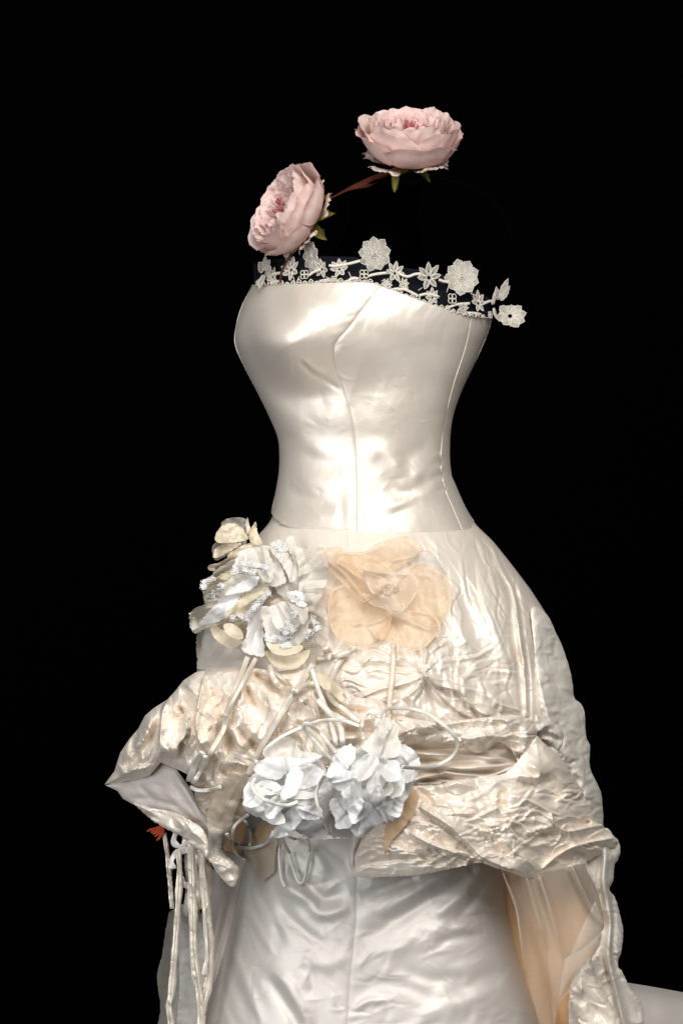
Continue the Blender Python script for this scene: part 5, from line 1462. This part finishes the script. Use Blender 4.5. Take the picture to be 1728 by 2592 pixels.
# ---- long ribbons and cords hanging from the upper flowers (parts of the cluster)
cord('ribbon', [(627, 1662), (602, 1733), (577, 1800), (564, 1850), (535, 1901), (526, 1935), (530, 1977)], 7, M_ribbon, white, .004, .16, 30, twist=.5)
cord('ribbon', [(648, 1666), (619, 1720), (589, 1775), (570, 1815)], 6, M_ribbon, white, .002, .35, 30, twist=.3)
cord('ribbon', [(793, 1680), (753, 1745), (703, 1821), (661, 1892), (640, 1935), (628, 1965)], 8, M_ribbon, white, .005, .16, 34, twist=.4)
cord('cord', [(682, 1684), (690, 1712), (702, 1730), (722, 1745), (745, 1748)], 7, M_ribbon, white, .003, .6)
cord('cord', [(748, 1752), (765, 1738), (790, 1731), (818, 1734), (840, 1750)], 7, M_ribbon, white, .003, .7)
cord('cord', [(789, 1694), (809, 1753), (829, 1806), (846, 1863), (850, 1890)], 6, M_cord, white, .004, .8)
cord('cord', [(803, 1772), (842, 1814), (862, 1843), (868, 1892)], 7, M_cord, white, .006, .6)
cord('cord', [(876, 1650), (845, 1700), (832, 1741), (842, 1773), (878, 1802), (911, 1832)], 7, M_ribbon, white, .006, .5)
cord('cord', [(800, 1668), (840, 1664), (880, 1652), (900, 1640)], 7, M_ribbon, white, .004, .4)
cord('cord', [(825, 1640), (832, 1660), (838, 1662)], 10, M_ribbon, white, .003, .5)
cord('cord', [(996, 1632), (995, 1680), (992, 1720), (987, 1765), (984, 1825)], 6.5, satin('peach_cord', (0.80, 0.66, 0.52), .5, .05), peach, .004, .7)
petal('leaf', [(800, 1705), (830, 1712), (860, 1740), (870, 1772), (860, 1775), (840, 1755), (815, 1740)], M_cream, white, .004, rough=.003, seed=150, win=40, step=2.5)

# ------------------------------------------------------------------ lower flowers
Z2 = dict(scale=4.0, org=(600, 1620)); Z3 = dict(scale=4.0, org=(900, 1620))
tanl = empty('tan_leaf', tuple(P(1000, 2080, .3)), 'tan silk leaf pointing down, right of the lower white flower', 'fabric leaf')
petal('blade', [(500, 1460), (560, 1470), (640, 1590), (600, 1720), (560, 1810), (440, 1950), (345, 2060), (297, 2185), (290, 2080), (305, 1870), (400, 1700)], M_tan, tanl, .006, rough=.003, seed=160, win=60, jag=.7, **Z3)
tan2 = empty('tan_leaf', tuple(P(660, 2140, .25)), 'folded tan silk leaf with a pinked edge below the white petals', 'fabric leaf')
petal('blade', [(661, 2078), (697, 2080), (690, 2110), (640, 2150), (622, 2160), (640, 2120)], M_tan, tan2, .004, rough=.003, seed=161, win=40, step=2.5)
pk = [(699, 2124), (697, 2160), (694, 2200)] + [(692 - 4.2 * k, 2206 + (3.2 * k if k % 2 else 3.2 * k + 6)) for k in range(8)] + [(656, 2226), (640, 2200), (627, 2166), (650, 2135)]
petal('blade', pk, M_beige, tan2, .008, rough=.004, seed=162, win=40, step=2.0, sm=110, jag=.3)
sheer = empty('sheer_leaf', tuple(P(570, 2040, .25)), 'sheer beige organza leaf lying over the left puff beside the white petals', 'fabric leaf')
petal('blade', [(570, 1972), (600, 1965), (628, 1960), (618, 2000), (600, 2042), (585, 2085), (560, 2110), (530, 2105), (525, 2060), (545, 2010)], M_beige, sheer, .010, rough=.003, seed=163, win=60, folds=[([(615, 1965), (580, 2020), (545, 2090)], 4, .003, 'ridge')])
petal('blade', [(530, 2095), (565, 2100), (590, 2080), (580, 2120), (560, 2150), (540, 2170), (530, 2140)], M_ghost, sheer, .008, rough=.003, seed=164, win=60)

wl = empty('white_flower', tuple(P(720, 2010, .3)), 'left white silk flower of the lower pair, petals spread flat', 'fabric flower')
LP = [
    ([(60, 1600), (220, 1300), (500, 1150), (820, 1200), (960, 1500), (900, 1800), (600, 1950), (300, 1800)], M_lilac),
    ([(580, 1890), (720, 1660), (900, 1660), (940, 1800), (980, 1980), (1130, 2005), (800, 2015), (660, 1970)], M_lilac),
    ([(260, 1130), (440, 990), (580, 1000), (640, 1110), (850, 1150), (860, 1180), (700, 1290), (400, 1280)], M_grey),
    ([(180, 1330), (200, 1250), (300, 1200), (480, 1180), (640, 1200), (860, 1175), (760, 1240), (620, 1300), (500, 1350), (420, 1410), (300, 1400)], M_lilac),
    ([(490, 1390), (520, 1340), (640, 1290), (760, 1250), (830, 1290), (890, 1340), (850, 1430), (760, 1490), (680, 1510), (600, 1500), (510, 1440)], M_lilac),
    ([(170, 1490), (260, 1420), (420, 1450), (430, 1520), (350, 1570), (200, 1550)], M_bright),
    ([(350, 1530), (500, 1470), (680, 1520), (900, 1450), (1000, 1430), (900, 1550), (720, 1590), (450, 1560)], M_lilac),
    ([(400, 1560), (520, 1540), (700, 1590), (720, 1640), (560, 1680), (420, 1640)], M_cream),
    ([(470, 1780), (560, 1680), (700, 1610), (715, 1720), (640, 1850), (560, 1930), (480, 1990), (370, 2005), (360, 1930), (430, 1860)], M_lilac),
    ([(60, 1620), (130, 1570), (300, 1600), (400, 1680), (470, 1780), (480, 1850), (360, 1865), (230, 1800), (130, 1760), (60, 1700)], M_bright),
]
for i, (pl, m) in enumerate(LP):
    pa = np.array(pl, float) / 4 + (600, 1620); ce = pa.mean(0); cc = np.array([735, 2015.]); dv = ce - cc
    fl = [([tuple(cc + dv * .4), tuple(ce + dv * .2), tuple(ce + dv * .7)], 9, .006 * (1 if i % 2 else -1), 'sharp'), ([tuple(cc + dv * .5 + (12, 8)), tuple(ce + (14, 8)), tuple(ce + dv * .6 + (18, 4))], 7, -.004, 'ridge')]
    petal('petal', pl, m, wl, .009, gx=(ce[0] - 735) / 120 * .010, flat=.6, gy=.012 + max(0, (ce[1] - 2010) / 120 * .010), cup=.008, bulge=.001, rough=.003, seed=170 + i, win=50, step=2.5, jag=1.0, fs=36, folds=fl, **Z2)
wr = empty('white_flower', tuple(P(930, 2000, .32)), 'right white silk flower of the lower pair, crumpled upright petals', 'fabric flower')
RP = [
    ([(-260, 1500), (-180, 1200), (60, 1080), (400, 1100), (600, 1300), (520, 1600), (300, 1850), (-60, 1860)], M_lilac, .006),
    ([(-20, 1960), (-80, 1850), (-10, 1700), (100, 1640), (160, 1700), (110, 1850), (60, 1990)], M_bright, .008),
    ([(430, 1060), (540, 1080), (610, 1140), (645, 1210), (650, 1270), (625, 1360), (600, 1410), (500, 1445), (470, 1300), (390, 1200)], M_bright, .010),
    ([(50, 1080), (110, 1010), (180, 930), (230, 830), (270, 780), (330, 790), (395, 860), (440, 900), (420, 960), (455, 1050), (440, 1160), (350, 1200), (200, 1180)], M_white, .012),
    ([(260, 780), (330, 785), (390, 860), (350, 900), (280, 1000), (230, 960), (240, 850)], M_grey, .006),
    ([(-270, 1700), (-220, 1600), (0, 1590), (70, 1650), (50, 1760), (-70, 1900), (-200, 1900), (-210, 1800)], M_lilac, .010),
    ([(80, 1620), (220, 1600), (440, 1580), (485, 1620), (475, 1700), (450, 1800), (330, 1850), (190, 1900), (100, 1980), (20, 2000), (40, 1880)], M_lilac, .010),
    ([(200, 1650), (330, 1600), (440, 1580), (480, 1640), (470, 1720), (420, 1800), (330, 1760)], M_bright, .006),
    ([(-60, 1300), (60, 1180), (150, 1145), (300, 1200), (470, 1300), (495, 1440), (465, 1565), (300, 1610), (140, 1570), (90, 1500), (-20, 1450)], M_bright, .012),
    ([(-140, 1560), (-110, 1350), (-60, 1270), (50, 1290), (130, 1380), (200, 1390), (110, 1480), (20, 1520), (-70, 1600)], M_bright, .010),
    ([(60, 1400), (200, 1380), (330, 1420), (380, 1520), (300, 1590), (170, 1570), (90, 1500)], M_grey, .006),
    ([(-300, 1370), (-250, 1250), (-200, 1130), (-120, 1080), (-50, 1060), (0, 1110), (-20, 1210), (-80, 1300), (-110, 1370), (-240, 1395)], M_bright, .012),
]
for i, (pl, m, o) in enumerate(RP):
    pa = np.array(pl, float) / 4 + (900, 1620); ce = pa.mean(0); cc = np.array([930, 2000.]); dv = ce - cc
    fl = [([tuple(cc + dv * .4), tuple(ce + dv * .2), tuple(ce + dv * .7)], 9, .008 * (1 if i % 2 else -1), 'sharp'), ([tuple(cc + dv * .5 + (14, -8)), tuple(ce + (16, -6)), tuple(ce + dv * .6 + (18, 4))], 6, -.006, 'ridge'),
          ([tuple(ce + (-20, -22)), tuple(ce + (0, 4)), tuple(ce + (20, 22))], 5, .005, 'sharp')]
    petal('petal', pl, m, wr, o, gx=(ce[0] - 925) / 110 * .012, flat=.6, gy=.012 + max(0, (ce[1] - 1995) / 110 * .010), cup=.010, bulge=.001, rough=.004, seed=190 + i, win=50, step=2.3, jag=1.1, fs=30, folds=fl, **Z3)

# small crumpled inner petals
rr_ = np.random.default_rng(77)
for (fx, fy, sx_, sy_, par_, n_) in ((930, 1985, 80, 70, wr, 7), (735, 2020, 100, 55, wl, 5)):
    for k in range(n_):
        a = k * 2.4; q_ = math.sqrt((k + .5) / n_)
        x = fx + sx_ * q_ * math.cos(a); y = fy + sy_ * q_ * math.sin(a); L_ = rr_.uniform(28, 46); W_ = rr_.uniform(18, 28); th = a + rr_.normal(0, .6)
        t = np.linspace(0, 2 * PI, 11)[:-1]
        ex = L_ * np.cos(t) * (1 + .25 * np.cos(3 * t + k)); ey = W_ * np.sin(t) * (1 + .3 * np.sin(2 * t + k))
        pl = np.stack([x + ex * math.cos(th) - ey * math.sin(th), y + ex * math.sin(th) + ey * math.cos(th)], -1)
        c_ = np.array([x, y]); dv = np.array([math.cos(th), math.sin(th)]) * L_
        petal('petal', pl, M_bright if k % 3 else M_lilac, par_, .004, gx=rr_.normal(0, .012), gy=rr_.uniform(.0, .016), cup=.006, rough=.003, seed=260 + k, win=40, step=2.0, jag=.8, fs=26, flat=.4,
              folds=[([tuple(c_ - dv), tuple(c_ + (2, 2)), tuple(c_ + dv)], 6, rr_.choice((-.007, .007)), 'sharp')])
# cords looping round the lower flowers
C1 = [
    ([(676, 1892), (700, 1873), (723, 1859), (764, 1841), (805, 1826), (840, 1822), (872, 1825), (910, 1838)], 6, wl, .012),
    ([(845, 1926), (820, 1904), (800, 1880), (778, 1856), (768, 1840), (776, 1831), (805, 1851), (830, 1880), (850, 1904)], 6.5, wl, .010),
    ([(919, 1870), (915, 1845), (919, 1822), (930, 1806), (945, 1806), (956, 1814)], 6, wr, .010),
    ([(958, 1816), (968, 1802), (984, 1794), (1029, 1793), (1065, 1800), (1091, 1812), (1131, 1843), (1155, 1872), (1156, 1895), (1140, 1918), (1107, 1937), (1075, 1943), (1050, 1944), (1017, 1941)], 6.5, wr, .014),
    ([(648, 1969), (640, 1980), (640, 1995), (654, 2014), (675, 2027), (700, 2036), (730, 2038), (754, 2029)], 6, wl, .008),
    ([(574, 2110), (585, 2126), (600, 2140), (633, 2147), (670, 2137), (685, 2122), (693, 2104)], 6.5, wl, .008),
    ([(628, 2062), (605, 2080), (592, 2096), (588, 2125), (592, 2150), (604, 2168), (620, 2177)], 5.5, wl, .008),
    ([(621, 2078), (630, 2098), (634, 2118), (632, 2140)], 5, wl, .006),
    ([(711, 2118), (708, 2150), (707, 2180), (711, 2220), (722, 2247)], 5, wl, .008),
    ([(715, 2120), (722, 2140), (733, 2161), (745, 2205), (754, 2232), (763, 2236), (772, 2222), (780, 2180), (783, 2150), (780, 2124)], 5.5, wl, .010),
    ([(722, 2110), (735, 2120), (752, 2124), (780, 2121)], 5.5, wl, .006),
    ([(593, 1904), (608, 1910), (625, 1918), (652, 1930)], 6.5, wl, .010),
    ([(822, 1962), (806, 1990), (800, 2015), (806, 2047), (816, 2072), (827, 2094), (832, 2112)], 5.5, wl, .012),
    ([(560, 1992), (530, 2000), (500, 2000), (482, 1992)], 7, wl, .006),
]
for pts, r, par, o in C1:
    cord('cord', pts, r * .74, M_cord, par, o, .32, 20, twist=.4)
cord('ribbon', [(514, 1905), (500, 1925), (490, 1945), (480, 1977)], 9, M_wribbon, wl, .006, .3, 30, twist=.4)
cord('ribbon', [(520, 1912), (515, 1940), (500, 1965), (488, 1985)], 6, M_wribbon, wl, .008, .3, 30)

# ------------------------------------------------------------------ hanging ribbons at the left
tas = empty('ribbon_tassel', tuple(P(470, 2120, .12)), 'bunch of narrow white ribbons hanging from the left puff hem', 'ribbons')
petal('organza_strip', [(437, 2303), (425, 2325), (410, 2418), (398, 2475), (406, 2552), (400, 2640), (490, 2640), (536, 2483), (525, 2360), (490, 2285)], M_ghost, tas, .0, rough=.010, seed=220, win=120, step=4, fs=60)
petal('organza_strip', [(450, 2320), (490, 2290), (520, 2400), (530, 2500), (500, 2640), (450, 2640), (455, 2480)], M_ghost, tas, .01, rough=.010, seed=221, win=120, step=4, fs=50)
def hang(pts, r, d, tw=.5, wn=.18):
    a = np.array([(x, y, d) for x, y in pts], float)
    cord('ribbon', a, r * 1.15, M_wribbon, tas, 0, .10, rest=False, twist=tw * 1.6, width_noise=wn * 2.4)
def strip(pts, wpx, d, seed):
    q = catmull(np.array(pts, float), 60); t = np.gradient(q, axis=0); nr = np.stack([-t[:, 1], t[:, 0]], -1) / np.linalg.norm(t, axis=1)[:, None]
    wv = wpx * (1 + .35 * perlin(q[:, 1] / 60 + seed, q[:, 0] * 0 + seed, 4) * 1.6)
    poly = np.vstack([q + nr * wv[:, None], (q - nr * wv[:, None])[::-1]])
    h = HM(poly[:, 0].min() - 6, poly[:, 1].min() - 6, poly[:, 0].max() + 6, poly[:, 1].max() + 6, 1.5)
    for k in (-.55, -.1, .4):
        h.stroke((q + nr * (k * wv)[:, None])[::6], 2.6, .0035 * (1 if k < 0 else -1), 'sharp', fade=(.05, .05))
    h.wrinkles(26, (poly[:, 0].min(), poly[:, 1].min(), poly[:, 0].max(), poly[:, 1].max()), 26, 3.5, .004, 1.3, .4, seed, FINE)
    sheet('ribbon', poly, lambda x, y, e: d + .006 * perlin(y / 70, x * 0 + seed, 5), M_ribbon, tas, h, 2.0, (.003, 4), None, .4)
strip([(452, 2150), (455, 2211), (452, 2272), (446, 2368), (440, 2444), (434, 2513), (427, 2545), (434, 2592), (437, 2660)], 8, .168, 1)
strip([(484, 2110), (486, 2180), (488, 2253), (490, 2330), (491, 2406), (500, 2483), (509, 2560), (505, 2640)], 9, .196, 2)
strip([(509, 2150), (518, 2250), (526, 2340), (531, 2425), (526, 2490), (512, 2560), (506, 2640)], 11, .190, 3)
strip([(416, 2108), (424, 2160), (430, 2220), (436, 2300)], 6, .14, 4)
hang([(479, 2150), (481, 2300), (484, 2420), (494, 2500)], 4, .188)
hang([(517, 2300), (522, 2400), (517, 2470)], 5, .198)
hang([(470, 2120), (478, 2200), (475, 2290)], 7, .15)
hang([(445, 2108), (440, 2130), (452, 2142), (466, 2140), (470, 2122)], 6, .16, .2)
hang([(436, 2200), (434, 2178), (448, 2160), (470, 2152), (484, 2150)], 9, .165, .3)
hang([(460, 2220), (470, 2245), (480, 2235)], 6, .16, .3)
rust = empty('rust_tuft', tuple(P(400, 2100, .12)), 'small frayed rust red silk tuft under the left hem', 'fabric tuft')
for k in range(9):
    x1, y1 = 372 + k * 5, [2104, 2100, 2108, 2112, 2118, 2128, 2125, 2116, 2112][k]
    q = catmull([(418 - k, 2086 + k), ((418 + x1) / 2, 2090 + (y1 - 2090) * .6), (x1, y1)], 8)
    Vt, Ft = tube('', P(q[:, 0], q[:, 1], np.linspace(.135, .12 + .004 * k, 8)), np.array([4, 4, 3.5, 3.5, 3, 3, 2.5, 2]) * PXM, None, None, seg=6, flat=.5)
    link_mesh('strand', Vt, Ft, M_rust, rust)
